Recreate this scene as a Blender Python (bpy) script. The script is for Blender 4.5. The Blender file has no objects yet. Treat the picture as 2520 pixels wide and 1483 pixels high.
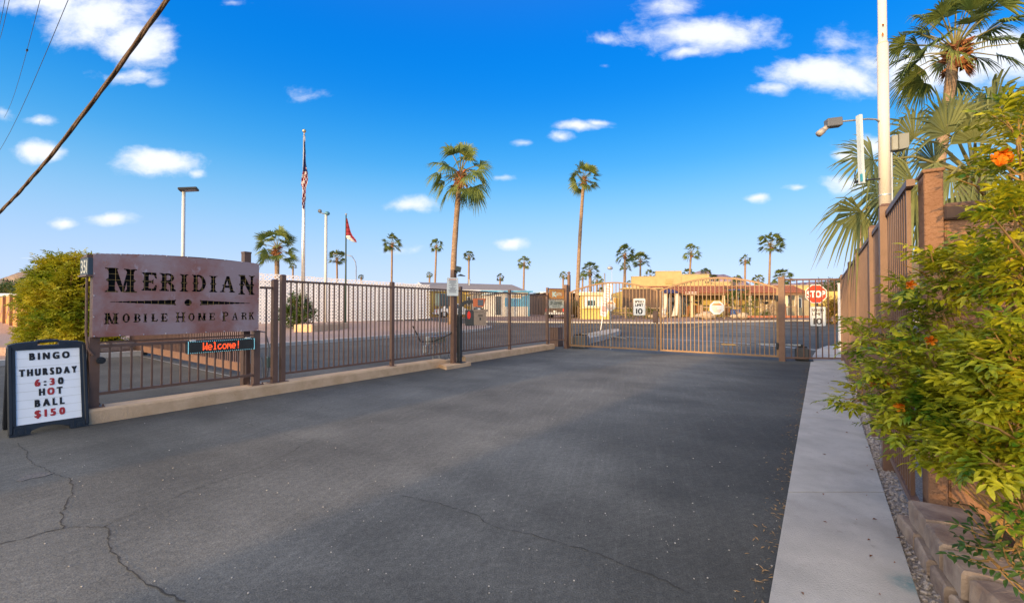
import bpy, math, random
import numpy as np
from mathutils import Vector, Matrix
R = math.radians
V = Vector
S = bpy.context.scene
COL = S.collection
random.seed(7)
# ---------------------------------------------------------------- camera
CH, PITCH, F = 1.45, R(0.964), 1100.0          # camera height, pitch, focal length (for a 2520 px wide picture)
cam = bpy.data.objects.new('camera', bpy.data.cameras.new('camera')); COL.objects.link(cam)
cam.data.lens = F/2520*36; cam.data.sensor_width = 36
cam.data.clip_start = 0.05; cam.data.clip_end = 9000
cam.location = (0, 0, CH); cam.rotation_euler = (R(90)+PITCH, 0, 0)
S.camera = cam
S.render.resolution_x = 1024; S.render.resolution_y = 602
# ---------------------------------------------------------------- sky and sun
SUN_AZ, SUN_EL = R(37.5), R(6.5)               # the light travels towards az (from +Y to +X)
w = bpy.data.worlds.new('World'); S.world = w; w.use_nodes = True
nt = w.node_tree; N = nt.nodes; Lk = nt.links
for n in list(N): N.remove(n)
def nd(t, **k):
    n = N.new(t)
    for a, b in k.items(): setattr(n, a, b)
    return n
def mth(op, a, b=None, c=None):
    n = N.new('ShaderNodeMath'); n.operation = op
    for i, q in enumerate((a, b, c)):
        if q is None: continue
        if isinstance(q, (int, float)): n.inputs[i].default_value = q
        else: Lk.new(q, n.inputs[i])
    return n.outputs[0]
sky = nd('ShaderNodeTexSky', sky_type='NISHITA'); sky.sun_disc = False
sky.sun_elevation = SUN_EL; sky.sun_rotation = SUN_AZ + math.pi
sky.air_density = 1.0; sky.dust_density = 0.3; sky.ozone_density = 3.0
tc = nd('ShaderNodeTexCoord'); sp = nd('ShaderNodeSeparateXYZ'); Lk.new(tc.outputs['Generated'], sp.inputs[0])
dx, dy, dz = sp.outputs
el = mth('MAXIMUM', dz, 0.0)
ramp = nd('ShaderNodeValToRGB'); Lk.new(el, ramp.inputs[0])
cr = ramp.color_ramp; cr.interpolation = 'B_SPLINE'
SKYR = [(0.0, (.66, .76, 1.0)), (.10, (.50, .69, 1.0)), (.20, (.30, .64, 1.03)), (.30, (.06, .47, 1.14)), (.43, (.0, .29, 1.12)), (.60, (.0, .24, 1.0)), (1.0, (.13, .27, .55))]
while len(cr.elements) < len(SKYR): cr.elements.new(.5)
for e, (p, c) in zip(cr.elements, SKYR): e.position = p; e.color = (*c, 1)
# clouds: soft directional patches broken up by noise
dyc = mth('MAXIMUM', dy, 0.02)
cu = mth('DIVIDE', dx, dyc); cv = mth('DIVIDE', dz, dyc)
cmb = nd('ShaderNodeCombineXYZ'); Lk.new(cu, cmb.inputs[0]); Lk.new(cv, cmb.inputs[1])
def noise(vec, scale, det=5, rough=.55, stretch=None):
    n = nd('ShaderNodeTexNoise'); n.inputs['Scale'].default_value = scale; n.inputs['Detail'].default_value = det; n.inputs['Roughness'].default_value = rough
    if stretch:
        m = nd('ShaderNodeVectorMath', operation='MULTIPLY'); Lk.new(vec, m.inputs[0]); m.inputs[1].default_value = stretch; vec = m.outputs[0]
    Lk.new(vec, n.inputs['Vector']); return n
wn = noise(cmb.outputs[0], 5, 4)
wv = nd('ShaderNodeVectorMath', operation='MULTIPLY_ADD'); Lk.new(wn.outputs['Color'], wv.inputs[0]); wv.inputs[1].default_value = (.10, .05, 0)
sb = nd('ShaderNodeVectorMath', operation='SUBTRACT'); Lk.new(cmb.outputs[0], sb.inputs[0]); sb.inputs[1].default_value = (.05, .025, 0)
Lk.new(sb.outputs[0], wv.inputs[2])
CL = [(240,35,195,105,1.25),(335,100,120,75,1.2),(120,0,180,46,1.1),(300,185,95,26,.6),(385,205,28,18,.5),(560,10,60,14,.35),
 (375,400,150,42,1.1),(480,420,42,17,.75),(105,366,88,28,1.0),(278,537,82,24,1.1),(160,546,46,20,1.1),(-5,283,40,30,.8),(92,294,42,14,.6),
 (1740,80,215,58,1.1),(1650,18,85,42,.95),(1490,92,80,28,.75),(1690,128,60,20,.7),(1830,60,110,40,.8),
 (1372,335,42,19,.9),(1425,308,85,17,1.0),(1470,300,45,12,.8),(1990,180,165,56,1.15),(1890,222,80,28,.9),(2090,195,130,60,1.1),(2330,165,340,75,1.45),(2460,125,190,75,1.45),(2070,100,80,36,.65),
 (1003,508,84,24,.95),(1262,598,66,20,1.0),(1290,353,25,10,.5),(2150,358,95,34,1.0),(2085,385,48,20,1.0),(2085,455,95,34,1.05),(1860,492,42,16,.9),(1966,463,52,14,.9),(750,235,50,24,.33),(1490,157,28,12,.5),(1238,434,40,9,.5),(60,635,60,5,.5),(1030,611,60,12,.35)]
acc = None
for (px, py, rx, ry, wt) in CL:
    u = (px-1260)/F; v = (741.5-py)/F
    Yc = math.cos(PITCH)-v*math.sin(PITCH); Zc = math.sin(PITCH)+v*math.cos(PITCH)
    s1 = nd('ShaderNodeVectorMath', operation='SUBTRACT'); Lk.new(wv.outputs[0], s1.inputs[0]); s1.inputs[1].default_value = (u/Yc, Zc/Yc, 0)
    s2 = nd('ShaderNodeVectorMath', operation='MULTIPLY'); Lk.new(s1.outputs[0], s2.inputs[0]); s2.inputs[1].default_value = (F/rx, F/ry, 0)
    s3 = nd('ShaderNodeVectorMath', operation='LENGTH'); Lk.new(s2.outputs[0], s3.inputs[0])
    m = mth('MULTIPLY', mth('SUBTRACT', 1.0, s3.outputs['Value']), wt)
    acc = m if acc is None else mth('MAXIMUM', acc, m)
acc = mth('MAXIMUM', acc, -1.0)
fb = noise(wv.outputs[0], 8, 9, .62, (1, 1.6, 1))
den = mth('ADD', acc, mth('MULTIPLY', mth('SUBTRACT', fb.outputs['Fac'], .5), 2.1))
mr = nd('ShaderNodeMapRange', interpolation_type='SMOOTHSTEP'); Lk.new(den, mr.inputs[0])
mr.inputs[1].default_value = .02; mr.inputs[2].default_value = .95; mr.inputs[3].default_value = 0; mr.inputs[4].default_value = .96
alpha = mth('MULTIPLY', mr.outputs[0], mth('GREATER_THAN', dy, .03))
SKY_GAIN = 0.12
# the sky texture gives the brightness over the dome, the ramp the hue of this clear evening
hsv = nd('ShaderNodeHueSaturation'); Lk.new(sky.outputs[0], hsv.inputs['Color']); hsv.inputs['Saturation'].default_value = 1.0
bw = nd('ShaderNodeRGBToBW'); Lk.new(hsv.outputs[0], bw.inputs[0])
lum = mth('POWER', bw.outputs[0], .25)
mxs = nd('ShaderNodeVectorMath', operation='SCALE'); Lk.new(ramp.outputs[0], mxs.inputs[0]); Lk.new(mth('MULTIPLY', lum, 7.2), mxs.inputs['Scale'])
mix = nd('ShaderNodeMix', data_type='RGBA'); Lk.new(alpha, mix.inputs[0]); Lk.new(mxs.outputs[0], mix.inputs[6]); mix.inputs[7].default_value = (8.6, 8.9, 9.6, 1)
# bright pale evening sky round the low sun (behind the camera)
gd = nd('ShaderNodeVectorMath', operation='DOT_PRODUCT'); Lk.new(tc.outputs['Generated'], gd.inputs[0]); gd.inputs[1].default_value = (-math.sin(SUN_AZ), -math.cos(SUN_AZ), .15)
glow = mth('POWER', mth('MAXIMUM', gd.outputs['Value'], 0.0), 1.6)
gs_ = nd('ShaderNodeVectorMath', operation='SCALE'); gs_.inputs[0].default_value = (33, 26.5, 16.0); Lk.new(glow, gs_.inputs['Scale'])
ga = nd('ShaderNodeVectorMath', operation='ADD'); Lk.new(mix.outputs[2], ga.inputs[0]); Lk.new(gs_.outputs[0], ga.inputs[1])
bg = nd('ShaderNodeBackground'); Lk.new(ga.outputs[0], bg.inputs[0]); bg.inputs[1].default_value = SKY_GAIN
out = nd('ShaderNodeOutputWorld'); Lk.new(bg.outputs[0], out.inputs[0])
sun = bpy.data.objects.new('sun', bpy.data.lights.new('sun', 'SUN')); COL.objects.link(sun)
sun.data.energy = 5.0; sun.data.angle = R(.5); sun.data.color = (1.0, .62, .26)
ld = V((math.sin(SUN_AZ)*math.cos(SUN_EL), math.cos(SUN_AZ)*math.cos(SUN_EL), -math.sin(SUN_EL)))
sun.rotation_euler = ld.to_track_quat('-Z', 'Y').to_euler(); sun.location = (-20, -20, 30)
vs = S.view_settings; vs.view_transform = 'Standard'; vs.look = 'None'; vs.exposure = 0.0; vs.gamma = 1; vs.use_curve_mapping = False
S.cycles.max_bounces = 6; S.cycles.transparent_max_bounces = 12
# ---------------------------------------------------------------- pixel -> world
def gz(Y):
    P = [(28, 0), (45, .55), (56, .65)]
    if Y <= 28: return 0.0
    for (a, b), (c, d) in zip(P, P[1:]):
        if Y <= c: return b+(d-b)*(Y-a)/(c-a)
    return .65
def ray(x, y):
    u = (x-1260)/F; v = (741.5-y)/F
    return V((u, math.cos(PITCH)-v*math.sin(PITCH), math.sin(PITCH)+v*math.cos(PITCH)))
def W(x, y, Y):
    d = ray(x, y); return V((0, 0, CH))+d*(Y/d.y)
def G(x, y, dz=0):
    d = ray(x, y); t0, t1 = .3, 3000
    f = lambda t: CH+d.z*t-gz(d.y*t)-dz
    for _ in range(60):
        m = (t0+t1)/2
        if f(m) > 0: t0 = m
        else: t1 = m
    return V((d.x*t0, d.y*t0, CH+d.z*t0))
def ZY(y, Y, x=1260): return W(x, y, Y).z
# ---------------------------------------------------------------- mesh builder
ORG = {}
def tag(o, label=None, cat=None, group=None, kind=None):
    if label: o['label'] = label
    if cat: o['category'] = cat
    if group: o['group'] = group
    if kind: o['kind'] = kind
    return o
def thing(name, label, cat, loc, group=None):
    o = bpy.data.objects.new(name, None); COL.objects.link(o); o.location = loc; o.empty_display_size = .1
    ORG[o] = V(loc); return tag(o, label, cat, group)
class MB:
    def __init__(s, M=None): s.v = []; s.f = []; s.mi = []; s.M = M; s.k = 0
    def add(s, vs, fs):
        b = len(s.v)
        s.v += [(s.M @ V(p)) if s.M else V(p) for p in vs]
        for f in fs: s.f.append([i+b for i in f]); s.mi.append(s.k)
        return s
    def box(s, x0, y0, z0, x1, y1, z1, top=None):
        if x0 > x1: x0, x1 = x1, x0
        if y0 > y1: y0, y1 = y1, y0
        return s.add([(x0,y0,z0),(x1,y0,z0),(x1,y1,z0),(x0,y1,z0),(x0,y0,z1),(x1,y0,z1),(x1,y1,z1),(x0,y1,z1)],
            [(0,3,2,1),(4,5,6,7),(0,1,5,4),(1,2,6,5),(2,3,7,6),(3,0,4,7)])
    def bevbox(s, x0, y0, z0, x1, y1, z1, b=.01):
        P = []
        for z, i in ((z0, b), (z0+b, 0), (z1-b, 0), (z1, b)):
            c = b
            P += [(x0+i+c*(i == 0), y0+i, z), (x1-i-c*(i == 0), y0+i, z), (x1-i, y0+i+c*(i == 0), z), (x1-i, y1-i-c*(i == 0), z), (x1-i-c*(i == 0), y1-i, z), (x0+i+c*(i == 0), y1-i, z), (x0+i, y1-i-c*(i == 0), z), (x0+i, y0+i+c*(i == 0), z)]
        fs = [tuple(range(7, -1, -1)), tuple(range(24, 32))]
        for r in range(3):
            for i in range(8): fs.append((r*8+i, r*8+(i+1) % 8, r*8+8+(i+1) % 8, r*8+8+i))
        return s.add(P, fs)
    def bar(s, p, q, w, h=None):
        p = V(p); q = V(q); h = h or w; d = (q-p).normalized()
        up = V((0, 0, 1)) if abs(d.z) < .95 else V((0, 1, 0))
        a = d.cross(up).normalized()*w/2; b = a.cross(d).normalized()*h/2
        P = [p-a-b, p+a-b, p+a+b, p-a+b, q-a-b, q+a-b, q+a+b, q-a+b]
        return s.add(P, [(3,2,1,0),(4,5,6,7),(0,1,5,4),(1,2,6,5),(2,3,7,6),(3,0,4,7)])
    def tube(s, pts, r, n=8, cap=True):
        pts = [V(p) for p in pts]; rr = r if isinstance(r, (list, tuple)) else [r]*len(pts)
        P = []; a = None
        for i, p in enumerate(pts):
            d = (pts[min(i+1, len(pts)-1)]-pts[max(i-1, 0)]).normalized()
            if a is None: a = d.orthogonal().normalized()
            else:
                a = (a-d*a.dot(d)); a = a.normalized() if a.length > 1e-6 else d.orthogonal().normalized()
            b = d.cross(a)
            P += [p+(a*math.cos(2*math.pi*j/n)+b*math.sin(2*math.pi*j/n))*rr[i] for j in range(n)]
        fs = [(i*n+j, i*n+(j+1) % n, (i+1)*n+(j+1) % n, (i+1)*n+j) for i in range(len(pts)-1) for j in range(n)]
        if cap: fs += [tuple(range(n-1, -1, -1)), tuple(range((len(pts)-1)*n, len(pts)*n))]
        return s.add(P, fs)
    def prism(s, pts, y0, y1):            # polygon in local x-z, thickness along y
        n = len(pts)
        return s.add([(x, y0, z) for x, z in pts]+[(x, y1, z) for x, z in pts],
            [tuple(range(n)), tuple(range(2*n-1, n-1, -1))]+[((i+1) % n, i, n+i, n+(i+1) % n) for i in range(n)])
    def slab(s, pts, z0, z1):             # polygon in local x-y
        n = len(pts)
        return s.add([(p[0], p[1], z0) for p in pts]+[(p[0], p[1], z1) for p in pts],
            [tuple(range(n-1, -1, -1)), tuple(range(n, 2*n))]+[(i, (i+1) % n, n+(i+1) % n, n+i) for i in range(n)])
    def blob(s, c, r, seed=0, n=8, m=6, j=.15):
        rd = random.Random(seed); P = []; c = V(c)
        r = V(r) if hasattr(r, '__len__') else V((r, r, r))
        for i in range(1, m):
            for k in range(n):
                t = math.pi*i/m; a = 2*math.pi*k/n; q = 1+rd.uniform(-j, j)
                P.append(c+V((r.x*math.sin(t)*math.cos(a)*q, r.y*math.sin(t)*math.sin(a)*q, -r.z*math.cos(t)*q)))
        P += [c-V((0, 0, r.z)), c+V((0, 0, r.z))]; b = len(P)
        fs = [(i*n+k, i*n+(k+1) % n, (i+1)*n+(k+1) % n, (i+1)*n+k) for i in range(m-2) for k in range(n)]
        fs += [(b-2, (k+1) % n, k) for k in range(n)]+[(b-1, (m-2)*n+k, (m-2)*n+(k+1) % n) for k in range(n)]
        return s.add(P, fs)
    def build(s, name, mat, parent=None, loc=None, smooth=False):
        me = bpy.data.meshes.new(name)
        if parent is not None: org = ORG[parent]
        else:
            if loc is None:
                loc = (0, 0, 0)
            org = V(loc)
        me.from_pydata([tuple(p-org) for p in s.v], [], s.f); 
        for m in (mat if isinstance(mat, list) else [mat]): me.materials.append(m)
        if isinstance(mat, list): me.polygons.foreach_set('material_index', s.mi)
        if smooth: me.polygons.foreach_set('use_smooth', [True]*len(me.polygons))
        me.validate(); me.update()
        o = bpy.data.objects.new(name, me); COL.objects.link(o)
        if parent is not None: o.parent = parent
        else: o.location = org
        ORG[o] = org
        return o
def frame(o, d):                         # local x along d (plan), y 90 deg left of it, z up
    d = V((d[0], d[1], 0)).normalized()
    return Matrix(((d.x, -d.y, 0, o[0]), (d.y, d.x, 0, o[1]), (0, 0, 1, o[2] if len(o) > 2 else 0), (0, 0, 0, 1)))
def scol(Mt, px, off=0):                 # local x at which the picture column px meets the plane y=off of a frame
    u = (px-1260)/F/math.cos(PITCH); o = Mt @ V((0, off, 0)); d = Mt.to_3x3() @ V((1, 0, 0))
    return (u*o.y-o.x)/(d.x-u*d.y)
def copy_tree(o, loc, rz=0, sc=1, label=None):
    c = o.copy(); COL.objects.link(c); c.location = loc; c.rotation_euler = (0, 0, rz); c.scale = (sc, sc, sc)
    if label: c['label'] = label
    def rec(a, b):
        for ch in list(a.children):
            k = ch.copy(); COL.objects.link(k); k.parent = b; rec(ch, k)
    rec(o, c); return c
# ---------------------------------------------------------------- text
FC = {}
def glyph(ch, bold=True):
    if ch in FC: return FC[ch]
    cu_ = bpy.data.curves.new('t', 'FONT'); cu_.body = ch; cu_.size = 1; cu_.resolution_u = 3
    ob = bpy.data.objects.new('t', cu_); COL.objects.link(ob)
    me = bpy.data.meshes.new_from_object(ob.evaluated_get(bpy.context.evaluated_depsgraph_get()))
    vs_ = [tuple(v.co) for v in me.vertices]; fs = [tuple(p.vertices) for p in me.polygons]
    bpy.data.objects.remove(ob); bpy.data.curves.remove(cu_); bpy.data.meshes.remove(me)
    FC[ch] = (vs_, fs); return FC[ch]
def text(mb, s, cx, zc, h, y, width=None, bold=0.0, spacing=.1, only=None, asp=1.0):
    """letters h tall centred on (cx,zc) in the local x-z plane at depth y, facing -y"""
    k = h/.73; xs = []; x = 0
    for ch in s:
        if ch == ' ': xs.append((x, None)); x += .32*k*asp; continue
        vs_, fs = glyph(ch); a = min(p[0] for p in vs_); b = max(p[0] for p in vs_)
        xs.append((x-a*k*asp, (vs_, fs))); x += (b-a)*k*asp+spacing*k
    tot = x-spacing*k; sx = 1 if width is None else width/tot; k2 = k*asp*sx
    offs = [(0, 0)] if not bold else [(-bold, -bold*.6), (bold, -bold*.6), (-bold, bold*.6), (bold, bold*.6), (0, 0)]
    for i, (x0, g) in enumerate(xs):
        if g is None or (only is not None and i not in only): continue
        for n, (ox, oz) in enumerate(offs):
            mb.add([(cx-tot*sx/2+x0*sx+p[0]*k2+ox, y-n*.00015, zc-h/2+p[1]*k+oz) for p in g[0]], g[1])
# ---------------------------------------------------------------- materials
MATS = {}
def mat(name, col, rough=.7, var=.15, scale=4, col2=None, bump=0, bscale=60, metal=0, emit=0, det=5, stretch=None, thr=(.35, .65), spec=.4, trans=0, obj_var=0):
    if name in MATS: return MATS[name]
    m = bpy.data.materials.new(name); MATS[name] = m; m.use_nodes = True; t = m.node_tree; b = t.nodes['Principled BSDF']
    b.inputs['Roughness'].default_value = rough; b.inputs['Metallic'].default_value = metal; b.inputs['Specular IOR Level'].default_value = spec
    tcn = t.nodes.new('ShaderNodeTexCoord'); mp = t.nodes.new('ShaderNodeMapping'); t.links.new(tcn.outputs['Object'], mp.inputs[0])
    if stretch: mp.inputs['Rotation'].default_value = (0, 0, stretch[3] if len(stretch) > 3 else 0); mp.inputs['Scale'].default_value = stretch[:3]
    n = t.nodes.new('ShaderNodeTexNoise'); n.inputs['Scale'].default_value = scale; n.inputs['Detail'].default_value = det; n.inputs['Roughness'].default_value = .6
    t.links.new(mp.outputs[0], n.inputs['Vector'])
    r = t.nodes.new('ShaderNodeValToRGB'); t.links.new(n.outputs['Fac'], r.inputs[0])
    c2 = col2 or tuple(min(1, c*(1+var)) for c in col); c1 = col if col2 else tuple(c*(1-var) for c in col)
    r.color_ramp.elements[0].position = thr[0]; r.color_ramp.elements[1].position = thr[1]
    r.color_ramp.elements[0].color = (*c1, 1); r.color_ramp.elements[1].color = (*c2, 1)
    last = r.outputs[0]
    if obj_var:
        oi = t.nodes.new('ShaderNodeObjectInfo'); hs = t.nodes.new('ShaderNodeHueSaturation'); mm = t.nodes.new('ShaderNodeMapRange')
        mm.inputs[3].default_value = 1-obj_var; mm.inputs[4].default_value = 1+obj_var
        t.links.new(oi.outputs['Random'], mm.inputs[0]); t.links.new(mm.outputs[0], hs.inputs['Value']); t.links.new(last, hs.inputs['Color']); last = hs.outputs[0]
    t.links.new(last, b.inputs['Base Color'])
    if emit:
        t.links.new(last, b.inputs['Emission Color']); b.inputs['Emission Strength'].default_value = emit
    if bump:
        n2 = t.nodes.new('ShaderNodeTexNoise'); n2.inputs['Scale'].default_value = bscale; n2.inputs['Detail'].default_value = 4; t.links.new(mp.outputs[0], n2.inputs['Vector'])
        bp = t.nodes.new('ShaderNodeBump'); bp.inputs['Strength'].default_value = bump; bp.inputs['Distance'].default_value = .02
        t.links.new(n2.outputs['Fac'], bp.inputs['Height']); t.links.new(bp.outputs[0], b.inputs['Normal'])
    if trans:
        o = t.nodes['Material Output']; tr = t.nodes.new('ShaderNodeBsdfTranslucent'); mx = t.nodes.new('ShaderNodeMixShader'); mx.inputs[0].default_value = trans
        t.links.new(last, tr.inputs[0]); t.links.new(b.outputs[0], mx.inputs[1]); t.links.new(tr.outputs[0], mx.inputs[2]); t.links.new(mx.outputs[0], o.inputs[0])
    return m
BR = mat('brown_paint', (.155, .088, .062), .5, .12, 6, bump=.1, bscale=90)
DK = mat('dark_plastic', (.025, .027, .03), .45, .2, 8)
WHT = mat('white_paint', (.78, .77, .74), .5, .05, 5)
CURB = mat('tan_painted_concrete', (.56, .36, .20), .85, 0, 3.5, col2=(.70, .48, .29), bump=.5, bscale=40, thr=(.3, .6))
CONC = mat('concrete', (.385, .365, .335), .9, 0, 2.2, col2=(.50, .475, .435), bump=.35, bscale=120)
def conc_nodes():
    t = CONC.node_tree; b = t.nodes['Principled BSDF']; L = t.links; g = t.nodes.new('ShaderNodeTexCoord'); cur = b.inputs['Base Color'].links[0].from_socket
    def n_(sc, a, c, lo, hi):
        n = t.nodes.new('ShaderNodeTexNoise'); n.inputs['Scale'].default_value = sc; n.inputs['Detail'].default_value = 8; n.inputs['Roughness'].default_value = .7; L.new(g.outputs['Object'], n.inputs['Vector'])
        r = t.nodes.new('ShaderNodeMapRange'); L.new(n.outputs['Fac'], r.inputs[0])
        for i, q in enumerate((a, c, lo, hi)): r.inputs[i+1].default_value = q
        return r.outputs[0]
    def mx(fac, col):
        nonlocal cur
        m = t.nodes.new('ShaderNodeMix'); m.data_type = 'RGBA'; L.new(fac, m.inputs[0]); L.new(cur, m.inputs[6]); m.inputs[7].default_value = (*col, 1); cur = m.outputs[2]
    mx(n_(1.4, .52, .75, 0, .45), (.24, .21, .18)); mx(n_(9, .60, .75, 0, .5), (.22, .19, .16)); mx(n_(160, .55, .8, 0, .5), (.22, .21, .20))
    # teal spray paint overspray near the edging stones
    c = G(2248, 1455); d = t.nodes.new('ShaderNodeVectorMath'); d.operation = 'DISTANCE'; L.new(g.outputs['Object'], d.inputs[0]); d.inputs[1].default_value = (c.x, c.y, .035)
    r = t.nodes.new('ShaderNodeMapRange'); r.interpolation_type = 'SMOOTHSTEP'; L.new(d.outputs['Value'], r.inputs[0])
    for i, q in enumerate((.02, .13, .8, 0)): r.inputs[i+1].default_value = q
    k = t.nodes.new('ShaderNodeMath'); k.operation = 'MULTIPLY'; L.new(r.outputs[0], k.inputs[0]); L.new(n_(22, .35, .6, .2, 1), k.inputs[1]); mx(k.outputs[0], (.03, .19, .22))
    L.new(cur, b.inputs['Base Color'])
conc_nodes()
SIGNW = mat('sign_white', (.75, .75, .73), .4, .03, 8)
BLK = mat('black_ink', (.015, .015, .017), .6, .1)
GALV = mat('galvanised_steel', (.42, .44, .45), .45, .12, 14, metal=.6)
GREY = mat('grey_metal', (.22, .23, .24), .5, .12, 10, metal=.2)
TRUNK = mat('palm_trunk', (.20, .13, .08), .9, 0, 3, col2=(.34, .24, .16), bump=.8, bscale=14, stretch=(1, 1, 5))
BOOT = mat('palm_boots', (.16, .055, .02), .9, 0, 9, col2=(.42, .17, .06), bump=.5)
PLEAF = mat('palm_leaf', (.06, .10, .022), .5, 0, 2.0, col2=(.13, .16, .03), trans=.22, obj_var=.25)
PLEAF2 = mat('palm_leaf_near', (.06, .11, .030), .5, 0, 1.3, col2=(.22, .26, .05), trans=.28)
DEAD = mat('dry_leaf', (.32, .20, .09), .8, .25, 5)
def asphalt_mat():
    m = mat('asphalt', (.03, .03, .032), .85); t = m.node_tree; b = t.nodes['Principled BSDF']; L = t.links
    g = t.nodes.new('ShaderNodeTexCoord')
    def ns(sc, st=None, rot=0, det=5, ro=.6):
        mp = t.nodes.new('ShaderNodeMapping'); L.new(g.outputs['Object'], mp.inputs[0]); mp.inputs['Rotation'].default_value = (0, 0, rot)
        mp2 = t.nodes.new('ShaderNodeVectorMath'); mp2.operation = 'MULTIPLY'; L.new(mp.outputs[0], mp2.inputs[0]); mp2.inputs[1].default_value = st or (1, 1, 1)
        n = t.nodes.new('ShaderNodeTexNoise'); L.new(mp2.outputs[0], n.inputs['Vector']); n.inputs['Scale'].default_value = sc; n.inputs['Detail'].default_value = det; n.inputs['Roughness'].default_value = ro
        return n.outputs['Fac']
    def mr_(x, a, b_, c, d):
        k = t.nodes.new('ShaderNodeMapRange'); L.new(x, k.inputs[0])
        for i, q in enumerate((a, b_, c, d)): k.inputs[i+1].default_value = q
        k.clamp = True; return k.outputs[0]
    def mt(op, a, b_):
        k = t.nodes.new('ShaderNodeMath'); k.operation = op
        for i, q in enumerate((a, b_)):
            if isinstance(q, (int, float)): k.inputs[i].default_value = q
            else: L.new(q, k.inputs[i])
        return k.outputs[0]
    big = mr_(ns(.35, det=3), .35, .65, .72, 1.28)
    med = mr_(ns(1.6, (1, .35, 1), R(-55), 4), .3, .7, .85, 1.18)
    streak = mr_(ns(3.0, (9, .8, 1), R(62), 8, .8), .45, .75, .95, 1.22)
    streak2 = mr_(ns(1.6, (.5, 9, 1), R(-75), 9, .85), .5, .72, .94, 1.30)
    fine = mr_(ns(110, det=3, ro=.85), .3, .7, .45, 1.65)
    mid = mr_(ns(24, det=6, ro=.8), .3, .7, .72, 1.34)
    vo = t.nodes.new('ShaderNodeTexVoronoi'); vo.inputs['Scale'].default_value = 26; L.new(g.outputs['Object'], vo.inputs['Vector'])
    speck = mr_(vo.outputs['Distance'], .03, .10, 1, 0)
    sel = mr_(ns(7, det=2), .52, .60, 0, 1)
    f = mt('MULTIPLY', mt('MULTIPLY', mt('MULTIPLY', big, med), mt('MULTIPLY', streak, streak2)), mt('MULTIPLY', fine, mid))
    # traffic wear: pale wheel lanes up the middle, blacker unworn strips along both edges
    mp = t.nodes.new('ShaderNodeMapping'); mp.vector_type = 'TEXTURE'; L.new(g.outputs['Object'], mp.inputs[0]); a_ = G(220, 1045); b_ = G(1365, 858); mp.inputs['Location'].default_value = (a_.x, a_.y, 0); mp.inputs['Rotation'].default_value = (0, 0, math.atan2(b_.y-a_.y, b_.x-a_.x))
    sx_ = t.nodes.new('ShaderNodeSeparateXYZ'); L.new(mp.outputs[0], sx_.inputs[0])
    wob = mr_(ns(.9, det=4), .3, .7, -.45, .45); lat = mt('DIVIDE', mt('ADD', mt('MULTIPLY', sx_.outputs[1], -1.0), wob), 7.2)
    rp = t.nodes.new('ShaderNodeValToRGB'); L.new(lat, rp.inputs[0]); el_ = rp.color_ramp.elements
    W_ = ((0, .62), (.06, .66), (.2, .92), (.38, 1.10), (.5, 1.02), (.62, 1.14), (.78, .92), (.93, .58), (1, .52))
    while len(el_) < len(W_): el_.new(.5)
    for e_, (p_, v_) in zip(el_, W_): e_.position = p_; e_.color = (v_/1.2, v_/1.2, v_/1.2, 1)
    f = mt('MULTIPLY', f, mt('MULTIPLY', rp.outputs[0], 1.25))
    f = mt('ADD', f, mt('MULTIPLY', mt('MULTIPLY', speck, sel), 1.6))
    sc = t.nodes.new('ShaderNodeVectorMath'); sc.operation = 'SCALE'; sc.inputs[0].default_value = (.126, .125, .112); L.new(f, sc.inputs['Scale'])
    L.new(sc.outputs[0], b.inputs['Base Color'])
    bp = t.nodes.new('ShaderNodeBump'); bp.inputs['Strength'].default_value = .55; bp.inputs['Distance'].default_value = .008
    L.new(mt('ADD', ns(95, det=3, ro=.8), ns(30, det=3)), bp.inputs['Height']); L.new(bp.outputs[0], b.inputs['Normal'])
    return m
ASPH = asphalt_mat()
DIRT = mat('desert_gravel', (.30, .20, .16), .95, 0, 30, col2=(.50, .36, .30), bump=.8, bscale=45, det=8)
PAVE = mat('pink_pavers', (.30, .21, .18), .9, .15, 5, bump=.3)
LINE = mat('road_paint', (.62, .64, .64), .7, .15, 9)
YLINE = mat('yellow_road_paint', (.45, .38, .22), .8, .2, 9)
# ---------------------------------------------------------------- ground sheets that follow gz
def clipY(poly, y, keep_below):
    o = []; n = len(poly)
    for i in range(n):
        a, b = poly[i], poly[(i+1) % n]; ia = (a[1] <= y) == keep_below; ib = (b[1] <= y) == keep_below
        if ia: o.append(a)
        if ia != ib: t = (y-a[1])/(b[1]-a[1]); o.append((a[0]+(b[0]-a[0])*t, y))
    return o
def sheet(mb, poly, dz):
    rest = [(p[0], p[1]) for p in poly]
    for k in (28, 45, 56, None):
        cur = rest if k is None else clipY(rest, k, True)
        if len(cur) > 2: mb.add([(x, y, gz(y)+dz) for x, y in cur], [tuple(range(len(cur)))])
        if k is None: break
        rest = clipY(rest, k, False)
        if len(rest) < 3: break
    return mb
def struct(name, mb, m): o = mb.build(name, m); o['kind'] = 'structure'; return o
def g2(*pts): return [tuple(G(x, y)[:2]) for x, y in pts]
mb = MB(); sheet(mb, [(-3000, -300), (3000, -300), (3000, 4000), (-3000, 4000)], -.02); struct('ground', mb, DIRT)
mb = MB(); kb = G(1500, 796).y
sheet(mb, [(-60, -28), (40, -28), (60, kb+1), (-60, kb+14)], 0); struct('driveway', mb, ASPH)
# plan lines of the driveway sides
A = G(220, 1045); A.z = 0; B = G(1365, 858); B.z = 0; dL = (B-A).normalized(); ML = frame(A, dL); LC = (B-A).length
R0 = G(2250, 1290); R0.z = 0; R1 = G(2075, 890); R1.z = 0; dR = (R1-R0).normalized(); MR = frame(R0, dR); LR = (R1-R0).length
GL = G(1393, 857); GL.z = 0; GR = G(1925, 888); GR.z = 0; dG = (GR-GL).normalized(); MG = frame(GL, dG); LG = (GR-GL).length
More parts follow.
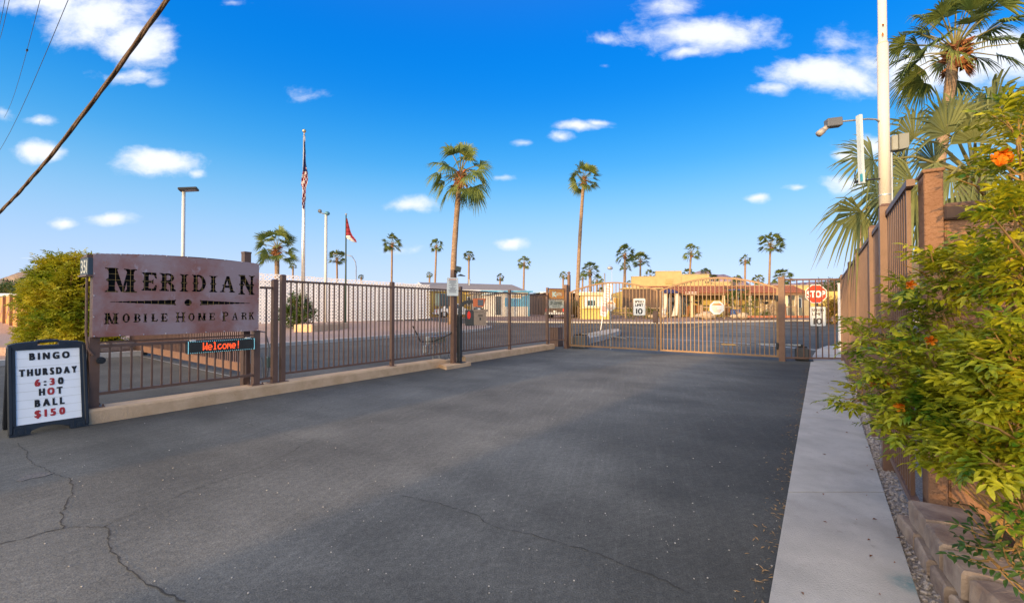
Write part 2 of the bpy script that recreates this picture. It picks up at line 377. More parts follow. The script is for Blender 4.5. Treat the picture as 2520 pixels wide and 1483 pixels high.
# sidewalk strip on the right, in slabs with open joints
s0 = G(1895, 1483); s1 = G(1995, 893); s2 = G(2260, 1483); s3 = G(2070, 893)
def lerp(a, b, t): return a+(b-a)*t
jt = [-.45, .128, .37, .60, .82, 1.0]                     # joints along the strip
mb = MB()
for a, b in zip(jt, jt[1:]):
    q = [lerp(s0, s1, a+.0006), lerp(s0, s1, b-.0006), lerp(s2, s3, b-.0006), lerp(s2, s3, a+.0006)]
    q = [(p.x, p.y) for p in q]; mb.slab([q[0], q[3], q[2], q[1]], -.05, .035)
struct('sidewalk', mb, CONC)
mb = MB(); mb.add([(*lerp(s0, s1, -.45)[:2], .006), (*lerp(s2, s3, -.45)[:2], .006), (*lerp(s2, s3, 1.0)[:2], .006), (*lerp(s0, s1, 1.0)[:2], .006)], [(0, 1, 2, 3)]); struct('joint_bed', mb, mat('dirty_joint', (.10, .085, .065), 1, .3, 20))
gs = [lerp(s2, s3, -.45), lerp(s2, s3, 1.25), MR @ V((LR*1.3, -.45, 0)), MR @ V((-1.2, -.45, 0))]
mb = MB(); mb.add([(p.x, p.y, .012) for p in gs], [(0, 3, 2, 1)]); struct('gravel_strip', mb, mat('pebble_bed', (.22, .19, .17), .95, 0, 70, col2=(.50, .44, .40), bump=1, bscale=120))
mb = MB()
rd = random.Random(3)
for i in range(2600):
    t = rd.uniform(-.12, 1.0)**1; s = rd.random()
    a = lerp(s2, s3, t); b = R0+(R1-R0)*(t*1.0); p = lerp(a, V((b.x, b.y, 0)), s*1.1+.0)
    r = rd.uniform(.006, .016); mb.blob((p.x, p.y, .015+r*.3), (r, r*rd.uniform(.6, 1), r*.6), i, 5, 3, .25)
o = mb.build('gravel', mat('pebbles', (.20, .17, .15), .9, 0, 35, col2=(.55, .48, .43), thr=(.3, .7))); tag(o, 'loose grey and tan pebbles between the sidewalk and the brown fence', 'gravel', kind='stuff')
# far kerb and paved apron in front of the low building
mb = MB(); kp = g2((1190, 793), (1500, 795), (1640, 796), (1800, 793), (1960, 790), (2200, 793), (2600, 800)); 
bk = [(p[0], p[1]+.16) for p in kp]
for (a, b, c, d) in zip(kp, kp[1:], bk[1:], bk):
    za, zb = gz(a[1]), gz(b[1])
    mb.add([(*a, za-.05), (*b, zb-.05), (*b, zb+.12), (*a, za+.12), (*d, za-.05), (*c, zb-.05), (*c, zb+.12), (*d, za+.12)], [(0, 1, 2, 3), (3, 2, 6, 7), (5, 4, 7, 6)])
struct('kerb', mb, CONC)
mb = MB(); sheet(mb, bk+[(60, 62), (-4, 62)], .115); struct('patio', mb, PAVE)
# gravel island with its kerb
isl = [(-60, 905), (250, 881), (640, 856), (900, 836), (1100, 821), (1190, 813), (1213, 808), (1190, 803), (1130, 799), (1062, 793), (-60, 795)]
ip = g2(*isl); cx = sum(p[0] for p in ip)/len(ip); 
front = ip[:9]
def off(ps, k):
    o = []
    for i, p in enumerate(ps):
        a = V((*ps[max(i-1, 0)], 0)); b = V((*ps[min(i+1, len(ps)-1)], 0)); d = (b-a).normalized(); o.append((p[0]-d.y*k, p[1]+d.x*k))
    return o
inn = off(front, .3)
mb = MB()
for (a, b, c, d) in zip(front, front[1:], inn[1:], inn):
    za, zb = gz(a[1]), gz(b[1])
    mb.add([(*a, za-.05), (*b, zb-.05), (*b, zb+.14), (*a, za+.14), (*d, za+.14), (*c, zb+.14)], [(0, 1, 2, 3), (3, 2, 5, 4)])
struct('kerb', mb, CONC)
mb = MB(); sheet(mb, inn+ip[9:], .125); struct('gravel_bed', mb, DIRT)
# concrete kerb island inside the left gate leaf
mb = MB(); q = g2((1418, 853), (1490, 836), (1528, 823), (1522, 818), (1500, 819), (1400, 842))
mb.slab(q, -.02, .24); struct('kerb', mb, CONC)
mb = MB(); q = g2((2003, 893), (2000, 878), (2010, 862), (2035, 852), (2085, 848), (2105, 893)); mb.slab(q[::1], -.03, .03); struct('sidewalk', mb, CONC)
# road paint
def stripe(name, pts, wd, m, dz=.005):
    mb = MB(); P = [G(*p) for p in pts]
    for a, b in zip(P, P[1:]):
        d = (b-a); d.z = 0; d.normalize(); n = V((-d.y, d.x, 0))*wd/2
        mb.add([a+n+V((0, 0, dz)), b+n+V((0, 0, dz)), b-n+V((0, 0, dz)), a-n+V((0, 0, dz))], [(0, 3, 2, 1)])
    struct(name, mb, m)
stripe('road_marking', [(1540, 829), (1640, 834), (1760, 840), (1850, 846), (2010, 861)], .14, LINE)
stripe('road_marking', [(1330, 795), (1460, 798)], .1, YLINE); stripe('road_marking', [(1700, 797), (1860, 801), (1990, 806), (2080, 812)], .1, YLINE)
stripe('road_marking', [(1750, 797), (1700, 806)], .1, YLINE); stripe('road_marking', [(1080, 787), (1150, 786)], .1, YLINE)
# cracks in the asphalt
CR = mat('crack', (.058, .055, .050), 1, .1); mb = MB(); rd = random.Random(11)
def crack(pts, wd):
    P = [V(G(x, y)) for x, y in pts]; q = []
    for a, b in zip(P, P[1:]):
        n = max(3, int((b-a).length/.035))
        for i in range(n): q.append(a+(b-a)*i/n)
    q.append(P[-1]); j = V((0, 0, 0)); o = []
    for p in q:
        j = j*.72+V((rd.uniform(-1, 1), rd.uniform(-1, 1), 0))*.012; o.append(p+j)
    for i in range(len(o)-1):
        a, b = o[i], o[i+1]; d = (b-a).normalized(); n = V((-d.y, d.x, 0)); w0 = wd*rd.uniform(.15, .8)/2; z = V((0, 0, .004))
        mb.add([a+n*w0+z, b+n*w0+z, b-n*w0+z, a-n*w0+z], [(0, 3, 2, 1)])
crack([(990, 1220), (1110, 1245), (1160, 1263), (1215, 1297), (1330, 1318), (1440, 1352), (1540, 1388), (1640, 1430), (1690, 1460)], .0095)
crack([(165, 1175), (178, 1215), (148, 1260), (155, 1300), (0, 1340)], .014)
crack([(255, 1295), (262, 1325), (290, 1380), (330, 1420), (400, 1455), (450, 1483)], .016)
crack([(150, 1300), (255, 1295), (330, 1262), (480, 1203), (640, 1150), (775, 1080)], .008)
crack([(600, 1040), (680, 1062), (740, 1080)], .007); crack([(45, 1090), (60, 1120), (120, 1160), (165, 1175)], .009)
crack([(1350, 1062), (1500, 1090), (1640, 1117), (1800, 1150)], .006); crack([(760, 1025), (795, 1000), (790, 985)], .006)
struct('pavement_cracks', mb, CR)
mb = MB(); q = [G(x, y) for x, y in ((40, 1183), (60, 1170), (95, 1162), (135, 1163), (110, 1172), (75, 1178), (50, 1185))]
mb.add([(p.x, p.y, .004) for p in q], [tuple(range(len(q)))]); struct('pavement_patch', mb, mat('worn_asphalt', (.16, .15, .14), .9, .25, 40, bump=.5))
# litter along the sidewalk edge and small stones on the asphalt
mb = MB(); rd = random.Random(5)
for i in range(420):
    t = rd.random()**1.3*1.0-.1; p = lerp(s0, s1, t)+V((-abs(rd.gauss(0, .09)), 0, 0)); a = rd.uniform(0, 3.1); l = rd.uniform(.008, .03)
    d = V((math.cos(a), math.sin(a), 0))*l; n = V((-d.y, d.x, 0))*rd.uniform(.08, .3)
    mb.add([(p-d)+V((0, 0, .005)), p-n+V((0, 0, .008)), p+d+V((0, 0, .006)), p+n+V((0, 0, .008))], [(0, 1, 2, 3)])
o = mb.build('leaf_litter', DEAD); tag(o, 'dry leaf litter and twigs along the asphalt edge of the sidewalk', 'leaf litter', kind='stuff')
mb = MB()
for i in range(380):
    y = 900+560*rd.random()**1.2; x = rd.uniform(100, 1950); p = G(x, y)
    if (ML.inverted() @ p).y > -.1: continue
    r = rd.uniform(.002, .006); mb.blob((p.x, p.y, r*.5), (r, r, r*.6), i, 5, 3, .3)
o = mb.build('grit', mat('grit_stone', (.45, .42, .38), .9, .3, 20)); tag(o, 'tiny pale grit scattered over the dark asphalt', 'grit', kind='stuff')
# ---------------------------------------------------------------- mountains
def ridge(name, pts, Y, depth, m, seed):
    mb = MB(); rd = random.Random(seed); X = []
    for (a, b) in zip(pts, pts[1:]):
        n = max(2, int(abs(b[0]-a[0])/5))
        for i in range(n): X.append((a[0]+(b[0]-a[0])*i/n, a[1]+(b[1]-a[1])*i/n+rd.uniform(-.8, .8)))
    X.append(pts[-1]); rows = 7; P = []; nx = len(X)
    for r in range(rows):
        t = r/(rows-1)
        for (x, y) in X:
            top = W(x, y, Y); z = top.z*(1-t)**1.15+0*t; k = rd.uniform(-1, 1)*depth*.10*(0 < r < rows-1)
            P.append((top.x*(1-depth/Y*t), Y-depth*t+k, z+rd.uniform(-1, 1)*top.z*.03*(0 < r < rows-1)))
    f = [(r*nx+i, (r+1)*nx+i, (r+1)*nx+i+1, r*nx+i+1) for r in range(rows-1) for i in range(nx-1)]
    P += [(p[0], Y+depth*.6, 0) for p in P[:nx]]; b = rows*nx; f += [(i, i+1, b+i+1, b+i) for i in range(nx-1)]
    mb.add(P, f); o = mb.build(name, m, smooth=True); o['kind'] = 'structure'
HP = mat('haze_pale_rock', (.40, .27, .28), 1, .12, .01); HL = mat('brown_rock', (.16, .14, .13), 1, 0, .012, col2=(.27, .20, .16))  # mountain rock paled in its colour to stand for distance haze
ridge('mountains', [(1600, 760), (1680, 700), (1702, 672), (1728, 665), (1745, 667), (1752, 675), (1785, 675), (1800, 681), (1822, 678), (1832, 690), (1850, 702), (1880, 700), (1905, 692), (1950, 697), (2000, 693), (2040, 690), (2080, 686), (2130, 696), (2200, 692), (2300, 690), (2450, 705), (2700, 740)], 2600, 500, HP, 2)
ridge('hills', [(-500, 740), (-200, 716), (-60, 699), (0, 686), (40, 672), (66, 664), (95, 658), (110, 660), (130, 663), (170, 668), (230, 674), (300, 690), (420, 735), (520, 756)], 1500, 400, HL, 3)
# ================================================================ LEFT: low wall, park sign, railings
t = thing('low_wall', 'low tan painted concrete wall carrying the brown picket fence along the driveway', 'low wall', A)
mb = MB(ML); rd = random.Random(2); xs = [0+LC*i/40 for i in range(41)]; P = []
brk = (LC*.655, LC*.705)
def curbpiece(xa, xb):
    n = max(2, int((xb-xa)/.35)); P = []; fs = []
    for i in range(n+1):
        x = xa+(xb-xa)*i/n; e = rd.uniform(-.005, .005)
        P += [(x, e, -.03), (x, e*.5, .155+e), (x, .015, .182+e*.6), (x, .30, .185), (x, .30, -.03)]
    for i in range(n):
        for k in range(4): fs.append((i*5+k, (i+1)*5+k, (i+1)*5+k+1, i*5+k+1))
    fs += [(4, 3, 2, 1, 0), tuple(n*5+k for k in range(5))]
    mb.add(P, [tuple(reversed(f)) if len(f) == 4 else f for f in fs])
pA = scol(ML, 1098, 0); pB = scol(ML, 1146, 0)
curbpiece(-.02, pA); curbpiece(pB, LC)
mb.build('wall', CURB, t)
# concrete block under the post and pedestal
t = thing('concrete_pad', 'small rough tan concrete pad under the dark card reader pedestal', 'concrete pad', ML @ V((pA, 0, 0)))
mb = MB(ML); x0 = scol(ML, 1097, -.3); x1 = scol(ML, 1152, -.3); mb.slab([(x0-.1, -.42), (x1, -.40), (x1+.05, -.02), (x0+.1, -.01)], -.02, .085); mb.build('pad', CURB, t)
mb = MB(ML); mb.box(pA+.06, .13, -.02, pB-.05, .25, .14); mb.build('rear_footing', CURB, t)
def fence_bay(M, x0, x1, y, z0, z1, t, sp=.112, pk=.020, rail=.038, names=True):
    for z in (z0, z1-rail): mb = MB(M); mb.box(x0, y-rail/2, z, x1, y+rail/2, z+rail); mb.build('rail', BR, t)
    mb = MB(M); n = max(1, round((x1-x0)/sp)); 
    for i in range(1, n): x = x0+(x1-x0)*i/n; mb.box(x-pk/2, y-pk/2, z0+rail, x+pk/2, y+pk/2, z1-rail)
    mb.build('pickets', BR, t)
def fpost(M, x, y, z0, z1, t, w_=.075, base=True, cap=True):
    mb = MB(M); h = w_/2; mb.box(x-h, y-h, z0, x+h, y+h, z1)
    if cap: mb.add([(x-h-.004, y-h-.004, z1+.001), (x+h+.004, y-h-.004, z1+.001), (x+h+.004, y+h+.004, z1+.001), (x-h-.004, y+h+.004, z1+.001), (x-h*.7, y-h*.7, z1+.025), (x+h*.7, y-h*.7, z1+.025), (x+h*.7, y+h*.7, z1+.025), (x-h*.7, y+h*.7, z1+.025)], [(0,1,5,4),(1,2,6,5),(2,3,7,6),(3,0,4,7),(4,5,6,7),(3,2,1,0)])
    if base: mb.box(x-h-.04, y-h-.04, z0, x+h+.04, y+h+.04, z0+.008)
    return mb.build('post', BR, t)
# ---- park sign with cut-out letters
yS = .06
xa = scol(ML, 228, yS); xb = scol(ML, 637, yS); SW = xb-xa
RUST = mat('rusted_steel', (.33, .13, .095), .6, 0, 1.7, col2=(.40, .29, .29), det=9, thr=(.36, .6), metal=.15, bump=.15, bscale=30)
def rust_nodes():
    t = RUST.node_tree; b = t.nodes['Principled BSDF']; L = t.links; g = t.nodes.new('ShaderNodeTexCoord')
    old = b.inputs['Base Color'].links[0].from_socket; cur = old
    for sc_, th, col, rot in ((2.4, (.60, .66), (.36, .12, .04), 0), (5.5, (.60, .72), (.55, .50, .56), 1), (14, (.66, .72), (.20, .07, .03), 0)):
        n = t.nodes.new('ShaderNodeTexNoise'); n.inputs['Scale'].default_value = sc_; n.inputs['Detail'].default_value = 9; n.inputs['Roughness'].default_value = .7
        mp = t.nodes.new('ShaderNodeMapping'); mp.inputs['Location'].default_value = (sc_*3, 1, 2); mp.inputs['Scale'].default_value = (1, 1, .45 if rot else 1); L.new(g.outputs['Object'], mp.inputs[0]); L.new(mp.outputs[0], n.inputs['Vector'])
        r = t.nodes.new('ShaderNodeMapRange'); L.new(n.outputs['Fac'], r.inputs[0]); r.inputs[1].default_value = th[0]; r.inputs[2].default_value = th[1]; r.inputs[4].default_value = .75
        m = t.nodes.new('ShaderNodeMix'); m.data_type = 'RGBA'; L.new(r.outputs[0], m.inputs[0]); L.new(cur, m.inputs[6]); m.inputs[7].default_value = (*col, 1); cur = m.outputs[2]
    L.new(cur, b.inputs['Base Color'])
rust_nodes()
def stem(x0, x1, so=None, z0=0, z1=1, spur=True):
    w0 = x1-x0; so = so if so is not None else w0*.42; h = z1-z0; m = (z0+z1)/2; c = (x0+x1)/2
    L_ = [(x0-so, z0), (x0-so*1.0, z0+.05*h), (x0-so*.45, z0+.055*h), (x0, z0+.14*h)]
    if spur: L_ += [(x0, m-.08*h), (x0-so*.75, m), (x0, m+.08*h)]
    L_ += [(x0, z1-.14*h), (x0-so*.45, z1-.055*h), (x0-so, z1-.05*h), (x0-so, z1)]
    T_ = [(c-.02, z1-.02), (c, z1-.035), (c+.02, z1-.02)]
    Rr = [(2*c-x, z) for x, z in reversed(L_)]
    return L_+T_+Rr
def arc(cx, cz, rx, rz, rx2, rz2, a0, a1, n=14):
    o = [(cx+rx*math.cos(R(a0+(a1-a0)*i/n)), cz+rz*math.sin(R(a0+(a1-a0)*i/n))) for i in range(n+1)]
    return o+[(cx+rx2*math.cos(R(a1-(a1-a0)*i/n)), cz+rz2*math.sin(R(a1-(a1-a0)*i/n))) for i in range(n+1)]
def wglyph(ch, w_):
    s = .25*w_
    if ch == 'I': return [stem(w_*.24, w_*.76, w_*.24)]
    if ch == 'M': return [stem(.12*w_, .32*w_, .10*w_), stem(.68*w_, .90*w_, .10*w_), [(.14*w_, 1), (.37*w_, 1), (.62*w_, .02), (.50*w_, .02), (.32*w_, .55)], [(.52*w_, .02), (.60*w_, .02), (.78*w_, .96), (.70*w_, .96)]]
    if ch == 'N': return [stem(.14*w_, .30*w_, .12*w_), stem(.74*w_, .88*w_, .11*w_), [(.08*w_, 1), (.36*w_, 1), (.86*w_, .2), (.86*w_, 0), (.72*w_, 0), (.22*w_, .78)]]
    if ch in 'EL':
        o = [stem(.16*w_, .48*w_, .14*w_, spur=True), [(.3*w_, 0), (.95*w_, 0), (w_, .34), (.88*w_, .3), (.78*w_, .13), (.3*w_, .11)]]
        if ch == 'E': o += [[(.3*w_, 1), (.95*w_, 1), (w_, .66), (.88*w_, .7), (.78*w_, .87), (.3*w_, .89)], [(.3*w_, .44), (.66*w_, .44), (.78*w_, .34), (.78*w_, .66), (.66*w_, .56), (.3*w_, .56)]]
        return o
    if ch == 'O': return [arc(.5*w_, .5, .5*w_, .5, .2*w_, .38, 0, 360, 28)]
    if ch == 'D': return [stem(.14*w_, .40*w_, .12*w_), arc(.45*w_, .5, .5*w_, .5, .25*w_, .40, -92, 92), [(.35*w_, 1), (.5*w_, 1), (.5*w_, .9), (.35*w_, .9)], [(.35*w_, 0), (.5*w_, 0), (.5*w_, .1), (.35*w_, .1)], [(.9*w_, .44), (1.02*w_, .5), (.9*w_, .56)]]
    if ch in 'PRB':
        o = [stem(.16*w_, .44*w_, .14*w_), arc(.52*w_, .75, .38*w_, .25, .16*w_, .15, -92, 92), [(.4*w_, 1), (.56*w_, 1), (.56*w_, .9), (.4*w_, .9)], [(.4*w_, .5), (.56*w_, .5), (.56*w_, .6), (.4*w_, .6)]]
        if ch == 'R': o += [[(.5*w_, .55), (.66*w_, .52), (.9*w_, .34), (.9*w_, .12), (1.0*w_, .08), (w_, 0), (.66*w_, 0), (.66*w_, .3), (.5*w_, .46)]]
        if ch == 'B': o += [arc(.54*w_, .27, .42*w_, .27, .18*w_, .16, -92, 92), [(.4*w_, 0), (.56*w_, 0), (.56*w_, .1), (.4*w_, .1)]]
        return o
    if ch == 'A': return [[(.40*w_, 1), (.62*w_, 1), (.92*w_, .08), (1.02*w_, .05), (1.02*w_, 0), (.6*w_, 0), (.6*w_, .05), (.68*w_, .08), (.46*w_, .80)], [(.42*w_, 1), (.54*w_, .9), (.26*w_, .08), (.36*w_, .05), (.36*w_, 0), (-.02*w_, 0), (-.02*w_, .05), (.12*w_, .08)], [(.28*w_, .28), (.7*w_, .28), (.66*w_, .42), (.3*w_, .42)], [(.1*w_, .42), (.3*w_, .36), (.3*w_, .5)]]
    if ch == 'H': return [stem(.12*w_, .32*w_, .12*w_), stem(.68*w_, .88*w_, .12*w_), [(.3*w_, .43), (.7*w_, .43), (.7*w_, .57), (.3*w_, .57)]]
    if ch == 'K': return [stem(.14*w_, .40*w_, .14*w_), [(.4*w_, .42), (.4*w_, .6), (.66*w_, 1), (.98*w_, 1), (.98*w_, .94), (.84*w_, .92), (.56*w_, .56)], [(.46*w_, .5), (.60*w_, .62), (.92*w_, .08), (1.0*w_, .06), (w_, 0), (.66*w_, 0)]]
cuts = []
def sgx(zx): return scol(ML, zx/2.471/1.1905, yS)-xa
def zat(zy, zx): # height of a point of zoom 1 on the panel plane
    px = zx/2.471/1.1905; py = (700+zy/2.471)/1.1905; p = ML @ V((scol(ML, px, yS), yS, 0)); return ZY(py, p.y, px)
for ch, x0, x1, zt, zb in [('M',752,990,212,386),('E',1020,1135,242,374),('R',1150,1272,248,376),('I',1300,1362,255,380),('D',1385,1495,260,382),('I',1513,1572,266,384),('A',1592,1700,270,386),('N',1722,1845,262,402),
    ('M',752,863,536,614),('O',888,943,540,604),('B',968,1023,541,601),('I',1040,1068,541,600),('L',1093,1145,540,598),('E',1165,1215,538,597),('H',1272,1345,529,600),('O',1365,1412,536,592),('M',1430,1495,535,590),('E',1513,1558,535,588),('P',1608,1660,527,593),('A',1680,1725,533,585),('R',1745,1790,531,583),('K',1800,1843,529,583)]:
    a, b = sgx(x0), sgx(x1); z1_ = zat(zt, (x0+x1)/2); z0_ = zat(zb, (x0+x1)/2); h = z1_-z0_
    for p in wglyph(ch, (b-a)/h): cuts.append([(a+x*h, z0_+z*h) for x, z in p])
zc = zat(460, 1362)
for xt, xk, sg in ((765, 1277, 1), (1832, 1447, -1)):
    a, b = sgx(xt), sgx(xk); cuts.append([(a, zc), (b, zc+.037), (b-.018*sg, zc), (b, zc-.037)])
cc = sgx(1362); cuts.append([(cc+.047*math.cos(R(i*18)), zc+.047*math.sin(R(i*18))) for i in range(20)])
cell = .0042; nx = int(SW/cell); z0p = 1.09; z1p = 2.215; nz = int((z1p-z0p)/cell)
gx, gzz = np.meshgrid((np.arange(nx)+.5)*SW/nx, z0p+(np.arange(nz)+.5)*cell); solid = np.ones(gx.shape, bool)
topz = 2.157+.056*np.sin(np.clip(gx/SW, 0, 1)*math.pi*.86)+.02*gx/SW; solid &= gzz < topz
def inpoly(P, X, Y):
    c = np.zeros(X.shape, bool); n = len(P)
    for i in range(n):
        xi, yi = P[i]; xj, yj = P[i-1]
        if yi == yj: continue
        k = ((yi > Y) != (yj > Y)) & (X < (xj-xi)*(Y-yi)/(yj-yi)+xi); c ^= k
    return c
for P in cuts: solid &= ~inpoly(P, gx, gzz)
sgn = thing('park_sign', 'large rusted steel park sign with cut-out MERIDIAN lettering on two brown posts', 'park sign', ML @ V((xa, yS, .18)))
mb = MB(ML); ck = SW/nx
for j in range(nz):
    row = solid[j]; e = np.flatnonzero(np.diff(np.concatenate(([0], row.astype(int), [0]))))
    for a, b in zip(e[::2], e[1::2]):
        z = z0p+j*cell; mb.add([(xa+a*ck, yS, z), (xa+b*ck, yS, z), (xa+b*ck, yS, z+cell), (xa+a*ck, yS, z+cell), (xa+a*ck, yS+.005, z), (xa+b*ck, yS+.005, z), (xa+b*ck, yS+.005, z+cell), (xa+a*ck, yS+.005, z+cell)], [(0,1,2,3),(7,6,5,4),(0,3,7,4),(2,1,5,6)])
mb.build('sign_panel', RUST, sgn)
def ztop(s): return 2.157+.056*math.sin(min(max(s/SW, 0), 1)*math.pi*.86)+.02*s/SW
mb = MB(ML)
for s in np.arange(.07, SW-.03, .078): mb.bar((xa+s, yS+.011, z0p+.02), (xa+s, yS+.011, ztop(s)-.03), .003)
for z in np.arange(z0p+.04, 2.12, .078): mb.bar((xa+.02, yS+.014, z), (xa+SW-.02, yS+.014, z), .003)
mb.build('wire_grid', mat('brass_wire', (.45, .30, .10), .5, .1), sgn)
mb = MB(ML); n = 24; tp = [(xa+.015+(SW-.03)*i/n, ztop((SW)*i/n)-.012) for i in range(n+1)]
mb.prism([(xa+.015, z0p+.015), (xa+SW-.015, z0p+.015)]+tp[::-1], yS+.07, yS+.095); mb.build('backing_panel', mat('black_backing', (.008, .008, .009), 1, .1), sgn)
mb = MB(ML)
for z in (z0p+.01,): mb.box(xa+.01, yS+.0055, z-.01, xa+SW-.01, yS+.10, z+.004)
mb.box(xa+.001, yS+.0055, z0p, xa+.012, yS+.10, 2.14); mb.box(xa+SW-.012, yS+.0055, z0p, xa+SW-.001, yS+.10, 2.16)
for i in range(n):
    (a, b), (c, d) = tp[i], tp[i+1]; mb.bar((a, yS+.053, b+.008), (c, yS+.053, d+.008), .09, .005)
mb.build('frame', BR, sgn)
mb = MB(ML)
for i in range(9): s = .02+(SW-.04)*i/8; mb.blob((xa+s, yS-.003, ztop(s)-.012), .008, i, 6, 4, 0); mb.blob((xa+s, yS-.003, z0p+.012), .008, i, 6, 4, 0)
for z in (1.35, 1.62, 1.9):
    for s in (.012, SW-.012): mb.blob((xa+s, yS-.003, z), .007, 1, 6, 4, 0)
mb.build('bolts', mat('zinc', (.7, .7, .72), .3, .1, metal=.5), sgn)
for px in (232, 630):
    x = scol(ML, px, .16); mb = MB(ML); mb.box(x-.05, .11, .185, x+.05, .21, 1.09 if px < 300 else 1.09); mb.box(x-.085, .08, .185, x+.10, .26, .197)
    mb.box(x-.03, .165, 1.0, x+.03, .21, 1.9)
    for dx_ in (-.07, .085):
        for dy_ in (.095, .245): mb.tube([(x+dx_, dy_, .197), (x+dx_, dy_, .225)], .01, 6)
    mb.build('post', BR, sgn)
mb = MB(ML); x = xa-.03; mb.tube([(x-.01, .13, 1.85), (x-.01, .13, 1.15), (x+.0, .10, .95), (x+.05, .09, .86)], .014, 6); mb.build('conduit', BR, sgn)
# house number box on the end of the sign
nb = thing('number_box', 'small black house number box reading 351 on the end of the rusted sign', 'house number', ML @ V((xa, .1, 1.88)))
mb = MB(ML); mb.box(xa-.05, yS+.0, 1.885, xa-.002, yS+.30, 2.10); mb.build('box', mat('slate_box', (.05, .07, .09), .5, .1), nb)
mb = MB(ML); mb.box(xa-.07, yS-.01, 1.862, xa-.001, yS+.31, 1.883)
for i in range(4): mb.box(xa-.055, yS+.30-.07*(i+1), 2.102, xa-.001, yS+.30-.07*i-.005, 2.108+.012*(i))
mb.build('trim', BR, nb)
Mn = ML @ Matrix.Translation((xa-.052, yS+.15, 0)) @ Matrix.Rotation(R(-90), 4, 'Z')
mb = MB(Mn); text(mb, '351', 0, 1.995, .17, 0, width=.24, bold=.003, asp=.8); mb.build('numerals', mat('cream_numerals', (.75, .72, .6), .6, .02), nb)
# railing below the sign
rl = thing('railing', 'low brown picket railing below the rusted park sign', 'railing', ML @ V((scol(ML, 235, .15), .15, .18)))
x0 = scol(ML, 236, .13)+.03; x1 = scol(ML, 627, .13)-.02; fence_bay(ML, x0, x1, .13, .34, .985, rl)
mb = MB(ML); mb.tube([(x0, .10, 1.02), (x0+.12, .10, 1.02), (x1, .10, 1.02)], .012, 6); mb.box(x0+.1, .09, .985, x0+.13, .11, 1.02); mb.build('conduit', BR, rl)
x = scol(ML, 250, .09); mb = MB(ML); mb.tube([(x, .105, .79), (x, .06, .79)], .045, 12); mb.tube([(x, .065, .79), (x, .05, .79)], .03, 12); mb.build('round_sensor', DK, rl)
# LED message sign hung on the railing
lx0 = scol(ML, 461, .05); lx1 = scol(ML, 627, .05)
led = thing('led_sign', 'narrow black LED message board glowing Welcome! on the railing', 'LED sign', ML @ V((lx0, .05, .8)))
mb = MB(ML); mb.bevbox(lx0, .03, .79, lx1, .095, .975, .006); mb.build('housing', mat('led_black', (.02, .022, .026), .4, .1), led)
mb = MB(ML)
for x in (lx0+.08, lx1-.1): mb.box(x-.03, .03, .9755, x+.03, .10, .99)
mb.build('bracket', WHT, led)
mb = MB(ML); pt = .0145; nc = int((lx1-lx0-.02)/pt)
rows = 11
def dot(mb, x, z, r): mb.add([(x-r, .0285, z-r), (x+r, .0285, z-r), (x+r, .0285, z+r), (x-r, .0285, z+r)], [(0, 1, 2, 3)])
for i in range(nc+1):
    x = lx0+.012+i*(lx1-lx0-.024)/nc
    if i % 2 == 0: dot(mb, x, .80, .0042); dot(mb, x, .965, .0042)
for k in range(12):
    z = .80+.165*k/11; dot(mb, lx0+.012, z, .005); dot(mb, lx1-.012, z, .005)
mb.build('border_lights', mat('led_cyan', (.35, .85, 1.0), .5, .2, 40, emit=.7), led)
mb = MB(ML)
for i in range(2, nc-1):
    for k in range(1, 11): dot(mb, lx0+.012+i*(lx1-lx0-.024)/nc, .80+.165*k/11, .0022)
mb.build('unlit_diodes', mat('led_dim', (.25, .22, .12), .5, .2), led)
F57 = {'W': ["10001","10001","10001","10101","10101","11011","10001"], 'e': ["00000","00000","01110","10001","11111","10000","01110"], 'l': ["01100","00100","00100","00100","00100","00100","01110"],
 'c': ["00000","00000","01110","10000","10000","10001","01110"], 'o': ["00000","00000","01110","10001","10001","10001","01110"], 'm': ["00000","00000","11010","10101","10101","10001","10001"], '!': ["00100","00100","00100","00100","00100","00000","00100"]}
mb = MB(ML); w0 = (lx1-lx0); wx = lx0+w0*.215; cw = w0*.56/8; 
for i, ch in enumerate('Welcome!'):
    for r_, rw in enumerate(F57[ch]):
        for c_, q in enumerate(rw):
            if q == '1': x = wx+i*cw+c_*cw*.175; z = .938-r_*.0165; mb.add([(x-.0065, .0275, z-.0075), (x+.0065, .0275, z-.0075), (x+.0065, .0275, z+.0075), (x-.0065, .0275, z+.0075)], [(0, 1, 2, 3)])
mb.build('message', mat('led_red', (1.0, .09, .02), .5, .1, 40, emit=1.6), led)
# short fence piece beside the sign and the gate post behind it
fs_ = thing('fence_section', 'narrow brown picket fence strip between the rusted sign and the first fence gap', 'fence', ML @ V((scol(ML, 640, .15), .15, .18)))
x0 = scol(ML, 640, .15); x1 = scol(ML, 676, .15); fence_bay(ML, x0, x1-.04, .15, .25, 1.83, fs_); fpost(ML, x1, .15, .185, 1.94, fs_, .085)
# ---- main fence
fn = thing('picket_fence', 'long brown picket fence on the tan wall beside the driveway', 'fence', ML @ V((scol(ML, 695, .15), .15, .18)))
pp = [scol(ML, x, .15) for x in (696, 965, 1133, 1254, 1347)]
for i, x in enumerate(pp): fpost(ML, x, .15, .185 if i < 4 else .185, 2.03 if i < 4 else 2.2, fn)
for a, b in zip(pp, pp[1:]): fence_bay(ML, a+.0375, b-.0375, .15, .30, 1.96, fn)
